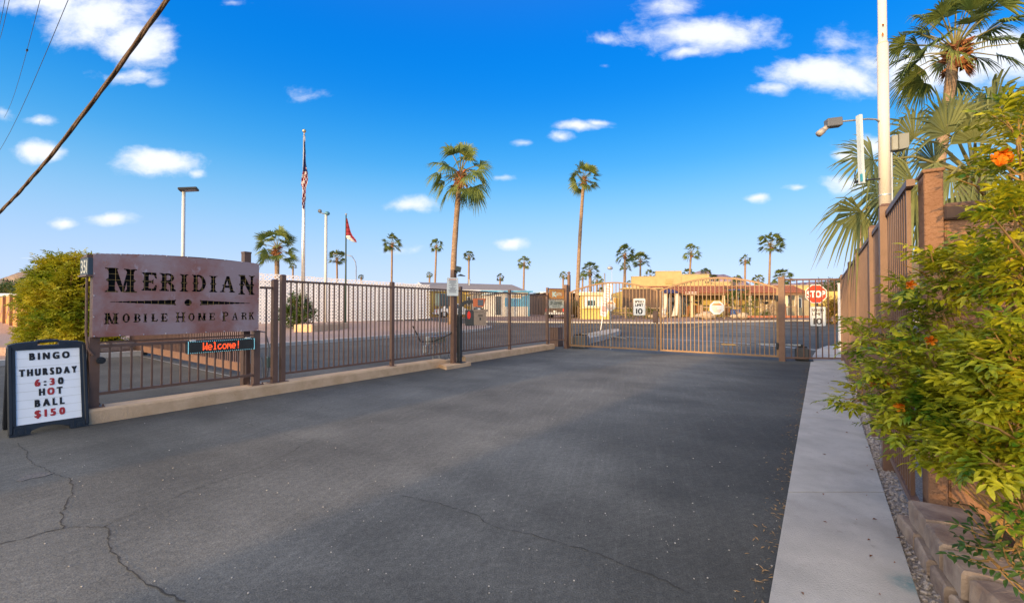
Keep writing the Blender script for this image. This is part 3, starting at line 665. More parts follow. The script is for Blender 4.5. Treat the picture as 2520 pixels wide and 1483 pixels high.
# ---- sandwich board
a = G(22, 1077); b = G(217, 1047); a.z = b.z = 0; MA = frame(a, b-a); AW = (b-a).length
sb_ = thing('sandwich_board', 'white bingo letter board in a black plastic A-frame standing on the asphalt', 'sandwich board', a)
ML1 = MA @ Matrix.Rotation(R(-14), 4, 'X')
ML2 = MA @ Matrix.Translation((0, .56, 0)) @ Matrix.Rotation(R(14), 4, 'X')
PLS = mat('charcoal_plastic', (.022, .024, .028), .38, .15, 10)
H = 1.10
for k, Mx in enumerate((ML1, ML2)):
    mb = MB(Mx); fw = .055
    yy = (-.02, .03)
    def pr(p): mb.prism(p, *yy)
    pr([(0, .03), (fw, .12), (fw, H-.11), (0, H-.08)]); pr([(AW-fw, .12), (AW, .03), (AW, H-.08), (AW-fw, H-.11)])
    pr([(0, .0), (.16, .0), (.17, .035), (.16, .12), (0, .12)]); pr([(AW-.16, .0), (AW, .0), (AW, .12), (AW-.16, .12), (AW-.17, .035)])
    cv = [(.16+(AW-.32)*i/10, .035+.045*math.sin(math.pi*i/10)) for i in range(11)]; pr(cv+[(AW-.16, .12), (.16, .12)])
    hx0, hx1 = AW*.36, AW*.64
    pr([(0, H-.11), (AW, H-.11), (AW, H-.085), (0, H-.085)])
    pr([(0, H-.085), (hx0, H-.085), (hx0, H-.012), (.06, H-.03), (0, H-.05)]); pr([(hx1, H-.085), (AW, H-.085), (AW, H-.05), (AW-.06, H-.03), (hx1, H-.012)])
    pr([(hx0, H-.022), (hx1, H-.022), (hx1, H), (AW*.5, H+.004), (hx0, H)]); pr([(hx0, H-.085), (hx1, H-.085), (hx1, H-.068), (hx0, H-.068)])
    mb.bevbox(-.008, -.028, .02, .03, .034, H-.07, .008); mb.bevbox(AW-.03, -.028, .02, AW+.008, .034, H-.07, .008)
    mb.build('frame', PLS, sb_)
mb = MB(ML1)
for x in (.035, AW-.135):
    for q in ((x, .02, x+.10, .03), (x, .085, x+.10, .095), (x, .03, x+.01, .085), (x+.09, .03, x+.10, .085)): mb.box(q[0], -.03, q[1], q[2], -.018, q[3])
    mb.box(x+.035, -.034, .015, x+.065, -.018, .055)
for i, x in enumerate((AW*.25, AW*.75)): mb.tube([(x, -.024, H-.05), (x, -.018, H-.05)], .022, 12)
mb.build('moulded_ribs', PLS, sb_)
px0, px1, pz0, pz1 = .05, AW-.05, .115, H-.105
mb = MB(ML1); mb.box(px0, -.006, pz0, px1, .004, pz1); pn = mb.build('letter_panel', mat('milky_panel', (.93, .95, .96), .35, .03, 3), sb_)
mb = MB(ML2); mb.box(px0, -.004, pz0, px1, .006, pz1); mb.build('letter_panel', MATS['milky_panel'], sb_)
mb = MB(ML1)
for i in range(1, 9): z = pz0+(pz1-pz0)*i/9-.01; mb.box(px0, -.0085, z, px1, -.006, z+.003)
mb.build('letter_rails', mat('clear_rail', (.62, .62, .56), .3, .05), pn)
pw, ph = px1-px0, pz1-pz0
RL = mat('red_letters', (.42, .03, .03), .5, .05)
for s, f, cxf, wf, red in (('BINGO', .085, .52, .60, ()), ('THURSDAY', .30, .50, .86, ()), ('6:30', .445, .50, .42, (0, 2)), ('HOT', .575, .52, .34, (1,)), ('BALL', .72, .50, .43, ()), ('$150', .86, .50, .44, (0, 1, 2, 3))):
    z = pz1-ph*f-.01; h = .083
    for m, sel, nm in ((BLK, [i for i in range(len(s)) if i not in red], 'black_lettering'), (RL, list(red), 'red_lettering')):
        if sel: tb = MB(ML1); text(tb, s, px0+pw*cxf, z, h, -.0100, width=pw*wf, bold=.0062, spacing=.35, only=sel, asp=.8); tb.build(nm, m, pn)
# ---- tall sign post and card reader pedestal
x = scol(ML, 1116, -.14); p = ML @ V((x, -.14, .085))
def zp(y, M, x, yo): q = M @ V((x, yo, 0)); return W(1260+F*q.x/q.y, y, q.y).z
tp = thing('notice_post', 'tall brown square post with a white notice in front of the fence beside the pedestal', 'sign post', p)
ztop_ = zp(664, ML, x, -.14)
mb = MB(ML); mb.box(x-.055, -.195, .085, x+.055, -.085, ztop_); mb.build('post', BR, tp)
Mf = Matrix.Translation((ML @ V((x, -.14, 0)))) @ Matrix.Rotation(R(5), 4, 'Z')
zb_, zt_ = zp(728, ML, x, -.14), zp(684, ML, x, -.14)
mb = MB(Mf); mb.box(-.16, -.12, zb_, .125, -.112, zt_); ntc = mb.build('notice', mat('pale_notice', (.55, .60, .62), .5, .05), tp)
mb = MB(Mf); 
for i in range(11):
    z = zt_-.09-i*(zt_-zb_-.14)/11; k = (.10, .08, .09, .05, .1, .02, .09, .06, .1, .08, .09)[i]; mb.box(-.017-k, -.1225, z, -.017+k, -.1205, z+.018)
mb.build('print_lines', mat('faded_print', (.22, .24, .28), .6, .1), ntc)
mb = MB(Mf); mb.box(-.11, -.1225, zt_-.055, .07, -.1205, zt_-.03); mb.build('red_heading', mat('faded_red', (.5, .22, .16), .6, .1), ntc)
mb = MB(Mf); mb.box(.05, -.04, zt_+.12, .10, .04, zt_+.16); mb.prism([(.05, zt_+.18), (.17, zt_+.15), (.20, zt_+.27), (.08, zt_+.30)], -.12, .12); mb.prism([(.10, zt_+.06), (.30, zt_+.05), (.18, zt_+.10)], -.1, .1); mb.build('flood_light', mat('teal_black', (.015, .035, .045), .4, .1), tp)
x = scol(ML, 1131, -.22); pd = thing('card_reader_pedestal', 'dark gooseneck card reader pedestal with an orange hood box', 'pedestal', ML @ V((x, -.22, .085)))
zz = lambda y: zp(y, ML, x, -.22)
mb = MB(ML); mb.box(x-.12, -.34, .085, x+.12, -.10, .10); mb.build('base_plate', DK, pd)
zt_ = zz(775); zh = zz(742)
mb = MB(ML); mb.bevbox(x-.05, -.27, .10, x+.05, -.17, zt_, .01)
mb.build('post', mat('charcoal_paint', (.035, .038, .042), .45, .15), pd)
Mv = frame(ML @ V((x, -.22, 0)), (1, .12, 0))    # the head is turned towards the driver
mb = MB(Mv); c = [(0, 0, zt_-.02)]+[(.24-.24*math.cos(R(a)), 0, zh-.24+.24*math.sin(R(a))) for a in range(0, 91, 15)]+[(.34, 0, zh)]
for q, r in zip(c, c[1:]): mb.bar(q, r, .09, .09)
mb.build('gooseneck', mat('charcoal_paint', 0), pd)
mb = MB(Mv); mb.prism([(.34, zh-.13), (.62, zh-.13), (.66, zh+.08), (.34, zh+.08)], -.06, .12); hd = mb.build('hood_box', mat('orange_paint', (.55, .14, .05), .5, .12, 10), pd)
mb = MB(Mv); mb.box(.46, -.068, zh-.10, .60, -.062, zh+.05); mb.box(.40, -.10, zh-.36, .54, .02, zh-.135); mb.build('keypad', mat('keypad_grey', (.10, .11, .13), .4, .3, 60), hd)
mb = MB(Mv); mb.box(.46, -.106, zh-.30, .52, -.1005, zh-.17); mb.build('card_slot_plate', SIGNW, hd)
mb = MB(Mv); mb.bevbox(.14, -.13, zz(801), .40, .06, zz(762), .01); mb.build('reader_box', MATS['charcoal_paint'], pd)
mb = MB(Mv); mb.add([(.235+.045*math.cos(R(i*20)), -.132, (zz(775))+.10*math.sin(R(i*20))) for i in range(18)], [tuple(range(18))]); mb.build('red_reflector', mat('red_lens', (.75, .02, .01), .2, .05), pd)
zm = zz(800); mb = MB(Mv); mb.prism([(.36, zm), (.68, zm), (.68, zm+.34), (.36, zm+.34)], -.14, .10); mb.prism([(.34, zm+.345), (.72, zm+.345), (.70, zm+.40), (.36, zm+.40)], -.15, .11); mb.build('intercom_box', mat('taupe_steel', (.26, .20, .16), .5, .1, 12, metal=.3), pd)
mb = MB(Mv)
for i in range(5): mb.box(.46, -.1425, zm+.27-i*.012, .58, -.1405, zm+.276-i*.012)
mb.box(.50, -.1425, zm+.13, .54, -.1405, zm+.20); mb.build('speaker_grille', DK, pd)
cb = [ML @ V((x-.05, -.20, zz(801))), ML @ V((x-.25, -.1, zz(822))), ML @ V((x-.5, .2, zz(838))), ML @ V((x-.8, .35, zz(838))), ML @ V((x-1.0, .42, zz(800)))]
mb = MB(); mb.tube(cb, .016, 6); mb.build('cable', DK, pd)
# utility boxes just behind the fence
def bxpx(name, label, cat, x0, y0, x1, y1, yo, m, dep=.15, post=True, extra=None):
    a, b = scol(ML, x0, yo), scol(ML, x1, yo); p = ML @ V((a, yo, 0)); q = thing(name, label, cat, ML @ V(((a+b)/2, yo, 0)))
    z1 = zp(y0, ML, (a+b)/2, yo); z0 = zp(y1, ML, (a+b)/2, yo)
    mb = MB(ML); mb.bevbox(a, yo, z0, b, yo+dep, z1, .012); mb.build('cabinet', m, q)
    mb = MB(ML); mb.box(a+.02, yo-.008, z0+.02, b-.02, yo-.001, z1-.02); mb.build('door', m, q)
    if post: mb = MB(ML); mb.tube([((a+b)/2, yo+dep+.03, 0), ((a+b)/2, yo+dep+.03, z1-.05)], .03, 8); mb.build('post', GREY, q)
    return q, a, b, z0, z1
UG = mat('sage_enamel', (.20, .27, .24), .5, .1, 8)
bxpx('electrical_cabinet', 'sage green electrical cabinet on a thin post behind the long picket fence', 'electrical cabinet', 1081, 722, 1108, 753, .6, UG)
q, a, b, z0, z1 = bxpx('meter_rack', 'low rack of pale grey meter boxes and cables behind the long picket fence', 'electrical box', 1056, 826, 1098, 845, .5, GALV, .12)
for i in range(5):
    x = a+(b-a)*(i+.5)/5; mb = MB(ML); mb.box(x-.05, .485, z0+.04, x+.05, .49, z1-.04); mb.build('meter_cover', UG, q)
mb = MB(ML); mb.bevbox(a-.12, .5, z0-.22, a+.02, .6, z0-.02, .01); mb.build('junction_box', GALV, q)
for i in range(4):
    x = a+(b-a)*(i+.3)/4; mb = MB(ML); mb.tube([(x, .5, z0), (x+.05, .48, z0-.12-.03*i), (x+.2, .5, z0-.05), (x+.25, .52, 0)], .012, 6); mb.build('cable', GREY, q)
x = scol(ML, 662, .3); q = thing('junction_box', 'small grey electrical junction box with looping cables beside the rusted sign', 'electrical box', ML @ V((x, .3, 0)))
mb = MB(ML); z = zp(890, ML, x, .3); mb.bevbox(x-.05, .26, z-.09, x+.05, .34, z+.09, .01); mb.build('box', UG, q)
mb = MB(ML); mb.tube([(x-.22, .26, z+.55), (x-.08, .26, z+.52), (x-.02, .26, z+.3), (x-.02, .26, z+.09)], .012, 6); mb.tube([(x, .3, z-.09), (x-.02, .3, z-.25), (x-.08, .3, z-.3), (x-.1, .3, z-.05), (x-.12, .3, z+.1)], .014, 6); mb.build('cable', GREY, q)
# tall end section with two boards
q = thing('fence_section', 'tall narrow picket section carrying two boards at the end of the tan wall', 'fence', GL)
u0 = MG.inverted() @ (ML @ V((pp[-1], .15, 0))); u1 = V((0, 0, 0))
Mt_ = frame(ML @ V((pp[-1], .15, 0)), (GL-(ML @ V((pp[-1], .15, 0))))); lt = (GL-(ML @ V((pp[-1], .15, 0)))).length
fence_bay(Mt_, .04, lt-.05, 0, .30, 2.2, q, .105)
def plate(name, label, cat, M, x0, x1, z0, z1, yo, m, r=.02, rim=None):
    t = thing(name, label, cat, M @ V(((x0+x1)/2, yo, z0)))
    def rr(g): 
        o = []
        for cx_, cz_, a0 in ((x1-r, z1-r, 0), (x0+r, z1-r, 90), (x0+r, z0+r, 180), (x1-r, z0+r, 270)):
            for k in range(4): an = R(a0+k*30); o.append((cx_+(r-g)*math.cos(an), cz_+(r-g)*math.sin(an)))
        return o
    mb = MB(M); mb.prism(rr(0), yo-.004, yo); mb.build('board', m, t)
    if rim:
        o1, o2 = rr(.010), rr(.017); n = len(o1); mb = MB(M)
        for i in range(n): j = (i+1) % n; mb.add([(o1[i][0], yo-.0045, o1[i][1]), (o1[j][0], yo-.0045, o1[j][1]), (o2[j][0], yo-.0045, o2[j][1]), (o2[i][0], yo-.0045, o2[i][1])], [(0, 1, 2, 3)])
        mb.build('border', rim, t)
    return t
k0, k1 = scol(Mt_, 1351, -.03), scol(Mt_, 1388, -.03); zf = lambda y: zp(y, Mt_, (k0+k1)/2, -.03)
OCH = mat('ochre_board', (.42, .21, .06), .6, .1, 9)
q = plate('shop_sign', 'ochre board with pale blue letter K and oval border above the no soliciting sign', 'sign', Mt_, k0, k1, zf(735), zf(712), -.03, OCH, .01)
mb = MB(Mt_); kc = (k0+k1)/2; kz = zf(723.5); text(mb, 'K', kc-(k1-k0)*.14, kz, .20, -.037, bold=.008); text(mb, 'UTS', kc+(k1-k0)*.14, kz, .10, -.037, bold=.003); mb.build('lettering', mat('powder_blue', (.40, .62, .62), .6, .03), q)
mb = MB(Mt_); n = 28
for i in range(n):
    a0, a1 = 2*math.pi*i/n, 2*math.pi*(i+1)/n; rx, rz = (k1-k0)*.44, (zf(712)-zf(735))*.36
    mb.add([(kc+rx*k*math.cos(an), -.036, kz+rz*k*math.sin(an)) for an, k in ((a0, 1), (a1, 1), (a1, .93), (a0, .93))], [(0, 3, 2, 1)])
mb.build('oval_line', mat('plum_line', (.22, .10, .14), .6, .03), q)
q = plate('notice_sign', 'cream no soliciting no loitering no trespassing notice on the tall picket section', 'sign', Mt_, k0-.01, k1-.01, zf(758), zf(739), -.03, mat('cream_sign', (.66, .64, .52), .5, .04), .02, mat('dark_green_ink', (.05, .07, .05), .6, .1))
mb = MB(Mt_); hh = zf(739)-zf(758)
for i, (s, k, h) in enumerate((('NO SOLICITING', .80, .045), ('NO LOITERING', .76, .045), ('NO TRESPASSING', .84, .045), ('VIOLATORS WILL BE', .6, .026), ('PROSECUTED', .5, .026))):
    text(mb, s, kc-.01, zf(739)-hh*(.17, .33, .49, .68, .82)[i], h, -.037, width=(k1-k0)*k, bold=.003 if i < 3 else .001)
mb.build('lettering', MATS['dark_green_ink'], q)
# ---- swing gate: posts, two arched leaves
def gx_(px, yo=0): return scol(MG, px, yo)
def gz_(y, px, yo=0): return zp(y, MG, gx_(px, yo), yo)
q = thing('gate_post', 'left brown hinge post of the arched driveway gate with a thinner camera pole behind', 'gate post', GL)
mb = MB(MG); mb.box(-.06, -.06, -.02, .06, .06, 2.32); mb.box(-.07, -.07, 2.321, .07, .07, 2.34); mb.build('post', BR, q)
xx = gx_(1402, .3); mb = MB(MG); mb.box(xx-.045, .2, 0, xx+.045, .29, gz_(676, 1402, .3)); mb.tube([(xx, .25, gz_(676, 1402, .3)), (xx, .25, gz_(668, 1402, .3))], .03, 8); mb.tube([(xx-.05, .2, gz_(672, 1402, .3)), (xx+.08, .2, gz_(672, 1402, .3))], .025, 6); mb.build('camera_pole', BR, q)
q = thing('gate_post', 'right brown hinge post of the arched driveway gate next to the STOP sign panel', 'gate post', GR)
mb = MB(MG); mb.box(LG-.075, -.075, -.02, LG+.075, .075, 2.32); mb.box(LG-.085, -.085, 2.321, LG+.085, .085, 2.345); mb.build('post', BR, q)
for zc_ in (.42, 1.75):
    mb = MB(MG); mb.box(LG-.14, -.06, zc_-.09, LG-.076, .06, zc_+.09); mb.tube([(LG-.11, -.075, zc_-.07), (LG-.11, -.075, zc_+.07)], .03, 10); mb.build('hinge', DK, q)
GP = mat('sunlit_gate_paint', (.25, .145, .07), .45, .12, 6)  # fence brown lightened in its colour for golden sunlight on the gate
def leaf(label, xA, xB, zs, zpk, mirror):
    q = thing('gate_leaf', label, 'gate', MG @ V((xA, 0, .09)), 'two leaves of the driveway gate'); st = .055; zb = .10
    def arch(x): t = (x-xA)/(xB-xA); return zs+(zpk-zs)*math.sin(math.pi*t)**.9
    for x in (xA, xB-st): mb = MB(MG); mb.box(x, -.0275, zb, x+st, .0275, zs+.02); mb.build('stile', GP, q)
    mb = MB(MG); mb.box(xA+st, -.0275, zb, xB-st, .0275, zb+.05); mb.build('bottom_rail', GP, q)
    mb = MB(MG); n = 24; P = []; fs = []
    for i in range(n+1):
        x = xA+(xB-xA)*i/n; z = arch(x); P += [(x, -.028, z), (x, .028, z), (x, .028, z+.05), (x, -.028, z+.05)]
    for i in range(n):
        for k in range(4): fs.append((i*4+k, i*4+(k+1) % 4, (i+1)*4+(k+1) % 4, (i+1)*4+k))
    fs += [(0, 3, 2, 1), tuple(n*4+k for k in range(4))]; mb.add(P, fs); mb.build('arched_rail', GP, q)
    mb = MB(MG); k = round((xB-xA)/.118)
    for i in range(1, k): x = xA+(xB-xA)*i/k; mb.box(x-.0115, -.0115, zb+.05, x+.0115, .0115, arch(x)+.01)
    mb.build('pickets', GP, q); return q
xa0, xb0, xa1, xb1 = gx_(1402), gx_(1619), gx_(1624), gx_(1916)
Lf1 = leaf('left leaf of the arched driveway gate carrying the speed limit sign', xa0, xb0, 2.02, 2.33, 0)
Lf2 = leaf('right leaf of the arched driveway gate carrying a white octagonal notice', xa1, xb1, 2.0, 2.36, 1)
mb = MB(MG); mb.bevbox(xb0-.16, -.045, gz_(794, 1614), xb0-.005, .045, gz_(765, 1614), .01); mb.build('lock_box', BR, Lf1)
mb = MB(MG); mb.tube([(xb0-.05, .05, gz_(794, 1614)), (xb0-.02, .05, .7), (xb0+.0, .05, .3), (xb0-.08, .05, .16)], .012, 6); mb.build('conduit', BR, Lf1)
# speed limit sign on the left leaf
def speed_sign(name, label, M, xc, zc, w_, yo, m=SIGNW, ink=BLK):
    h = w_*1.38; q = plate(name, label, 'speed limit sign', M, xc-w_/2, xc+w_/2, zc-h/2, zc+h/2, yo, m, w_*.1, ink)
    mb = MB(M); text(mb, 'SPEED', xc, zc+h*.32, h*.15, yo-.006, width=w_*.74, bold=.005); text(mb, 'LIMIT', xc, zc+h*.12, h*.15, yo-.006, width=w_*.68, bold=.005)
    text(mb, '10', xc, zc-h*.24, h*.33, yo-.006, width=w_*.52, bold=.007); mb.build('lettering', ink, q); return q
SC = gx_(1573, -.03)
speed_sign('speed_limit_sign', 'white SPEED LIMIT 10 sign fixed to the pickets of the left gate leaf', MG, SC, gz_(755, 1573, -.03), .41, -.02)
def octagon(name, label, cat, M, xc, zc, r, yo, m, rim=None, asp=1):
    q = thing(name, label, cat, M @ V((xc, yo, zc)))
    P = [(xc+r*k*math.cos(R(22.5+45*i))*asp, zc+r*math.sin(R(22.5+45*i))) for i in range(8) for k in (1,)]
    mb = MB(M); mb.prism(P, yo-.004, yo); mb.build('board', rim or m, q)
    if rim:
        P = [(xc+(r*.93)*math.cos(R(22.5+45*i))*asp, zc+r*.93*math.sin(R(22.5+45*i))) for i in range(8)]
        mb = MB(M); mb.prism(P, yo-.0065, yo-.0045); mb.build('face', m, q)
    return q
RED = mat('sign_red', (.72, .045, .012), .4, .03, 4); ORG_ = mat('orange_print', (.75, .25, .08), .5, .05)
for px, yo, lab in ((2100/1.1905, -.02, 'white octagonal notice with orange heading on the right gate leaf'), (1502, .5, 'white octagonal notice with orange heading standing just behind the left gate leaf')):
    xc = gx_(px, yo); zc = zp(757 if yo < 0 else 752, MG, xc, yo); r = .215 if yo < 0 else .20
    q = octagon('notice_sign', lab, 'notice sign', MG, xc, zc, r, yo, SIGNW)
    mb = MB(MG); mb.prism([(xc-r*.7, zc+r*.34), (xc+r*.7, zc+r*.34), (xc+r*.42, zc+r*.62), (xc-r*.42, zc+r*.62)], yo-.006, yo-.0045); mb.prism([(xc-r*.34, zc+r*.72), (xc+r*.34, zc+r*.72), (xc+r*.30, zc+r*.80), (xc-r*.30, zc+r*.80)], yo-.006, yo-.0045); mb.build('orange_band', ORG_, q)
    mb = MB(MG)
    for i, (a, b) in enumerate(((-.7, -.2), (-.7, .1), (-.7, .0), (-.6, .55), (-.45, .5), (-.4, .4))): z = zc+r*(.16-.16*i); mb.box(xc+r*a, yo-.006, z, xc+r*b, yo-.0045, z+r*.05)
    mb.build('print_lines', ORG_, q)
    if yo > 0:
        mb = MB(MG); mb.tube([(xc, yo+.02, 0), (xc, yo+.02, zc)], .02, 6); mb.build('stake', GALV, q)
# banner sign leaning on a thin white pole on the kerb island
p = G(1478, 822); p.z = .24; q = thing('banner_sign', 'leaning banner with red print on a tilted white pole behind the left gate leaf', 'banner sign', p)
Mb = frame(p, (1, -.25)) @ Matrix.Rotation(R(9), 4, 'Y') ; hb = ZY(700, p.y)-p.z
mb = MB(Mb); mb.tube([(0, 0, 0), (0, 0, hb*.95)], .028, 8); mb.build('pole', WHT, q)
ba = (ZY(776, p.y)-p.z)/1.0; mb = MB(Mb); mb.prism([(-.20, ba), (.22, ba-.05), (.32, hb+.05), (-.12, hb+.12)], -.05, -.035); bn = mb.build('banner', mat('banner_white', (.68, .68, .70), .5, .05), q)
mb = MB(Mb)
for i in range(12):
    z = ba+.1+(hb-ba-.05)*i/12; k = .04+.0*i; o = .085*(z-ba)/(hb-ba); mb.box(-.10+o, -.054, z, (.14 if i % 2 else .08)+o, -.051, z+.035)
mb.build('print_lines', mat('banner_red', (.45, .12, .12), .5, .1), bn)
mb = MB(Mb); mb.box(-.12, -.055, ba+.25, .18, -.052, ba+.55); mb.build('red_box', mat('banner_pink', (.62, .30, .30), .5, .05), bn)
# gate operators
def operator(label, x0p, x1p, y0, y1, yo, arm, m):
    a, b = gx_(x0p, yo), gx_(x1p, yo); q = thing('gate_operator', label, 'gate opener', MG @ V(((a+b)/2, yo, 0))); zt = zp(y0, MG, (a+b)/2, yo)
    mb = MB(MG); mb.bevbox(a, yo, .0, b, yo+.35, zt, .03); mb.build('housing', m, q)
    mb = MB(MG); mb.box(a+.05, yo+.1, zt+.002, b-.05, yo+.24, zt+.05); mb.tube([((a+b)/2, yo+.17, zt+.05), ((a+b)/2, yo+.17, zt+.09)], .04, 8); mb.build('arm_pivot', DK, q)
    e = V(((a+b)/2, yo+.17, zt+.07)); k = V((arm[0], arm[1], zt+.06)); f = V((arm[2], .04, zt))
    mb = MB(MG); mb.bar(e, k, .04); mb.build('arm', GALV, q); mb = MB(MG); mb.bar(k, f, .035); mb.build('arm', GALV, q)
    return q
operator('grey swing gate opener box behind the left gate leaf', 1406, 1440, 826, 862, .35, (gx_(1478, .4), .55, gx_(1540)), mat('opener_grey', (.13, .15, .17), .5, .1))
operator('dark grey swing gate opener box behind the fence panel beside the STOP sign', 1954, 1990, 856, 888, .35, (gx_(1868, .6), .5, gx_(1800)), mat('opener_dark', (.07, .07, .075), .5, .1))
mb = MB(MG); a, b = gx_(1775), gx_(1810); zc = gz_(847, 1790); mb.box(a, -.035, zc-.02, b, -.0285, zc+.02); mb.build('arm_bracket', mat('worn_yellow', (.50, .30, .10), .5, .1), Lf2)
a = gx_(1352, .5); b = gx_(1373, .5); q = thing('operator_cover', 'brown ribbed metal cover box behind the tall picket section', 'metal box', MG @ V(((a+b)/2, .5, 0)))
zt = zp(806, MG, (a+b)/2, .5); mb = MB(MG)
mb.box(a, .5, 0, b, .9, zt)
for i in range(3): mb.box(a+.03+(b-a)*i/3.2, .49, .02, a+.08+(b-a)*i/3.2, .499, zt-.01)
mb.build('cover', BR, q); mb = MB(MG); mb.box(a-.02, .47, zt+.001, b+.02, .92, zt+.02); mb.build('lid', BR, q)
# ---- right fence panel with STOP sign behind
Cn = MR @ V((LR, 0, 0)); Mp = frame(GR, Cn-GR); lp = (Cn-GR).length
q = thing('picket_fence', 'short picket fence with the STOP sign behind it, right of the gate', 'fence', GR)
fence_bay(Mp, .08, lp-.04, 0, .07, 2.29, q, .155, .022, .045)
ps = G(2016, 852); ps.z = 0; ps = V((W(2012, 800, 16.5).x, 16.5, 0))
Ms = frame(ps, (1, -.30)); q0 = W(2007, 723, ps.y); zc = q0.z
q = octagon('stop_sign', 'red octagonal STOP sign on a thin dark post behind the fence panel', 'stop sign', Ms, -.05, zc, .365, -.03, RED, SIGNW)
mb = MB(Ms); text(mb, 'STOP', -.05, zc, .255, -.039, width=.56, bold=.012); mb.build('lettering', SIGNW, q)
mb = MB(Ms); mb.box(-.02, -.02, 0, .02, .02, zc+.1); mb.build('post', DK, q)
speed_sign('speed_limit_sign', 'weathered white SPEED LIMIT 10 sign on the post below the STOP sign', Ms, 0.0, W(2007, 778, ps.y).z, .52, -.03, mat('old_sign_white', (.60, .61, .60), .5, .05), mat('faded_black', (.07, .06, .05), .6, .5, 20))
p = V((W(2070, 800, 15.5).x, 15.5, 0)); q = thing('marker_post', 'white square marker post beside the corner of the long brown fence', 'post', p)
mb = MB(frame(p, (1, 0))); mb.box(-.06, -.06, 0, .06, .06, ZY(698, p.y)); mb.build('post', WHT, q); mb = MB(frame(p, (1, 0))); mb.box(-.07, -.07, ZY(698, p.y)+.001, .07, .07, ZY(698, p.y)+.03); mb.build('cap', WHT, q)
# ---- long side fence on the right
q = thing('side_fence', 'long brown picket fence running beside the sidewalk to the gate corner', 'fence', MR @ V((LR, 0, 0)))
ps_ = [scol(MR, x, 0) for x in (2077, 2094, 2115, 2152, 2187)][::-1]; ps_[-1] = LR
for i, x in enumerate(ps_): fpost(MR, x, 0, 0, 2.37, q, .09 if i else .12, False)
xs_ = [-.10]+ps_
for i, (a, b) in enumerate(zip(xs_, xs_[1:])): fence_bay(MR, a+.04, b-.05, 0, .13 if i else .14, 2.32, q, .105, .025, .045)
# ---- block wall facing the street
BW = mat('brown_block', (.20, .105, .06), .85, 0, 3, col2=(.27, .15, .09), bump=.9, bscale=35)
Mw = frame(MR @ V((-.08, -.06, 0)), (MR.to_3x3() @ V((0, -1, 0)))); # local x to the right, y away
q = thing('block_wall', 'brown painted block wall with a square capped pier behind the flowering shrub', 'wall', Mw @ V((0, 0, 0)))
for r in range(9):
    for c_ in range(6):
        o = (r % 2)*.2; x0 = .13+c_*.40-o*(c_ > 0); x1 = .13+(c_+1)*.40-o
        if r == 8: pass
        mb = MB(Mw)
        if c_ == 0 and r == 0:
            pass
mb = MB(Mw)
for r in range(10):
    x = .105; first = True
    while x < 2.7:
        l = (.2 if (r % 2 and first) else .4); first = False; mb.bevbox(x+.002, .005, r*.2+.012, x+l-.003, .19, r*.2+.198, .006); x += l
mb.box(.10, .012, 0, 2.7, .18, 2.02); mb.build('wall', BW, q)
mb = MB(Mw); mb.bevbox(.095, -.02, 2.022, 2.72, .22, 2.13, .012); mb.build('coping', mat('dark_coping', (.10, .06, .045), .85, .15), q)
mb = MB(Mw); mb.bevbox(.0, -.012, 0, .095, .2, 2.34, .006); mb.build('pier', BW, q)
mb = MB(Mw); mb.bevbox(-.008, -.02, 2.342, .104, .21, 2.365, .006); mb.build('pier_cap', BW, q)
# ================================================================ BEYOND THE GATE
YW = mat('yellow_stucco', (.52, .41, .13), .85, .08, 3, bump=.15); TANW = mat('tan_stucco', (.44, .35, .17), .9, .06, 2, bump=.15)
def fr2(pA, pB, z=None):   # frame on the line between two ground points, x along, y away from the camera
    a = V((pA[0], pA[1], 0)); b = V((pB[0], pB[1], 0)); z = gz(a.y)+.1 if z is None else z
    return frame((a.x, a.y, z), b-a), (b-a).length
def P2(px, Y): u = (px-1260)/F; return (u*Y, Y)
# ---- low clubhouse
YB = 46.0; MB_, LB = fr2(P2(1500, YB+1.5), P2(2140, YB-1.0)); zb = gz(YB)+.1
bld = thing('clubhouse', 'long low tan clubhouse with a tiled porch roof and stepped parapets', 'building', MB_ @ V((0, 0, 0)))
def bxs(px, yo=0): return scol(MB_, px, yo)
def bzs(y, px=1700, yo=0): p = MB_ @ V((bxs(px, yo), yo, 0)); return ZY(y, p.y, px)-zb
wallz = bzs(714)
mb = MB(MB_); mb.box(bxs(1580), 0, -.2, bxs(2005), .3, wallz); mb.box(bxs(1545), .31, -.2, bxs(2005), 14, wallz+.1); mb.box(bxs(2006), 3, -.2, LB, 16, bzs(717, 2050, 3)); mb.build('wall', YW, bld)
mb = MB(MB_); mb.box(bxs(1880, -.0), -.004, -.1, bxs(1995), -.0, wallz-.3); mb.build('wall_shade_panel', mat('shade_tan_stucco', (.33, .28, .18), .85, .08, 3), bld)  # shade on the right part of the wall, painted as darker stucco
# porch: fascia, tiles, posts
e0, e1 = bxs(1585, -3), bxs(1988, -3)
ze = bzs(722, 1700, -3); zt = bzs(706, 1700, -1)
mb = MB(MB_); mb.box(e0, -3.1, ze-.20, e1, -2.95, ze); mb.box(e0, -2.95, ze-.10, e1, 0, ze-.05); mb.build('fascia', mat('brown_fascia', (.20, .12, .07), .7, .1), bld)
TILE = mat('clay_tile', (.28, .10, .055), .85, .25, 9); mb = MB(MB_); n = int((e1-e0)/.30)
for i in range(n):
    x = e0+(e1-e0)*(i+.5)/n; r = .13; P = []
    for (yy, zz_) in ((-3.25, ze+.02), (-.6, zt+.02)):
        P += [(x+r*math.cos(R(k*36)), yy, zz_+r*.7*math.sin(R(k*36))) for k in range(6)]
    mb.add(P, [(k, k+1, 7+k, 6+k) for k in range(5)]+[(0, 1, 2, 3, 4, 5)])
mb.add([(e0, -3.2, ze+.004), (e1, -3.2, ze+.004), (e1, -.55, zt+.004), (e0, -.55, zt+.004)], [(0, 1, 2, 3)]); mb.box(e0, -.6, ze, e1, -.4, zt+.12); mb.build('porch_roof', TILE, bld)
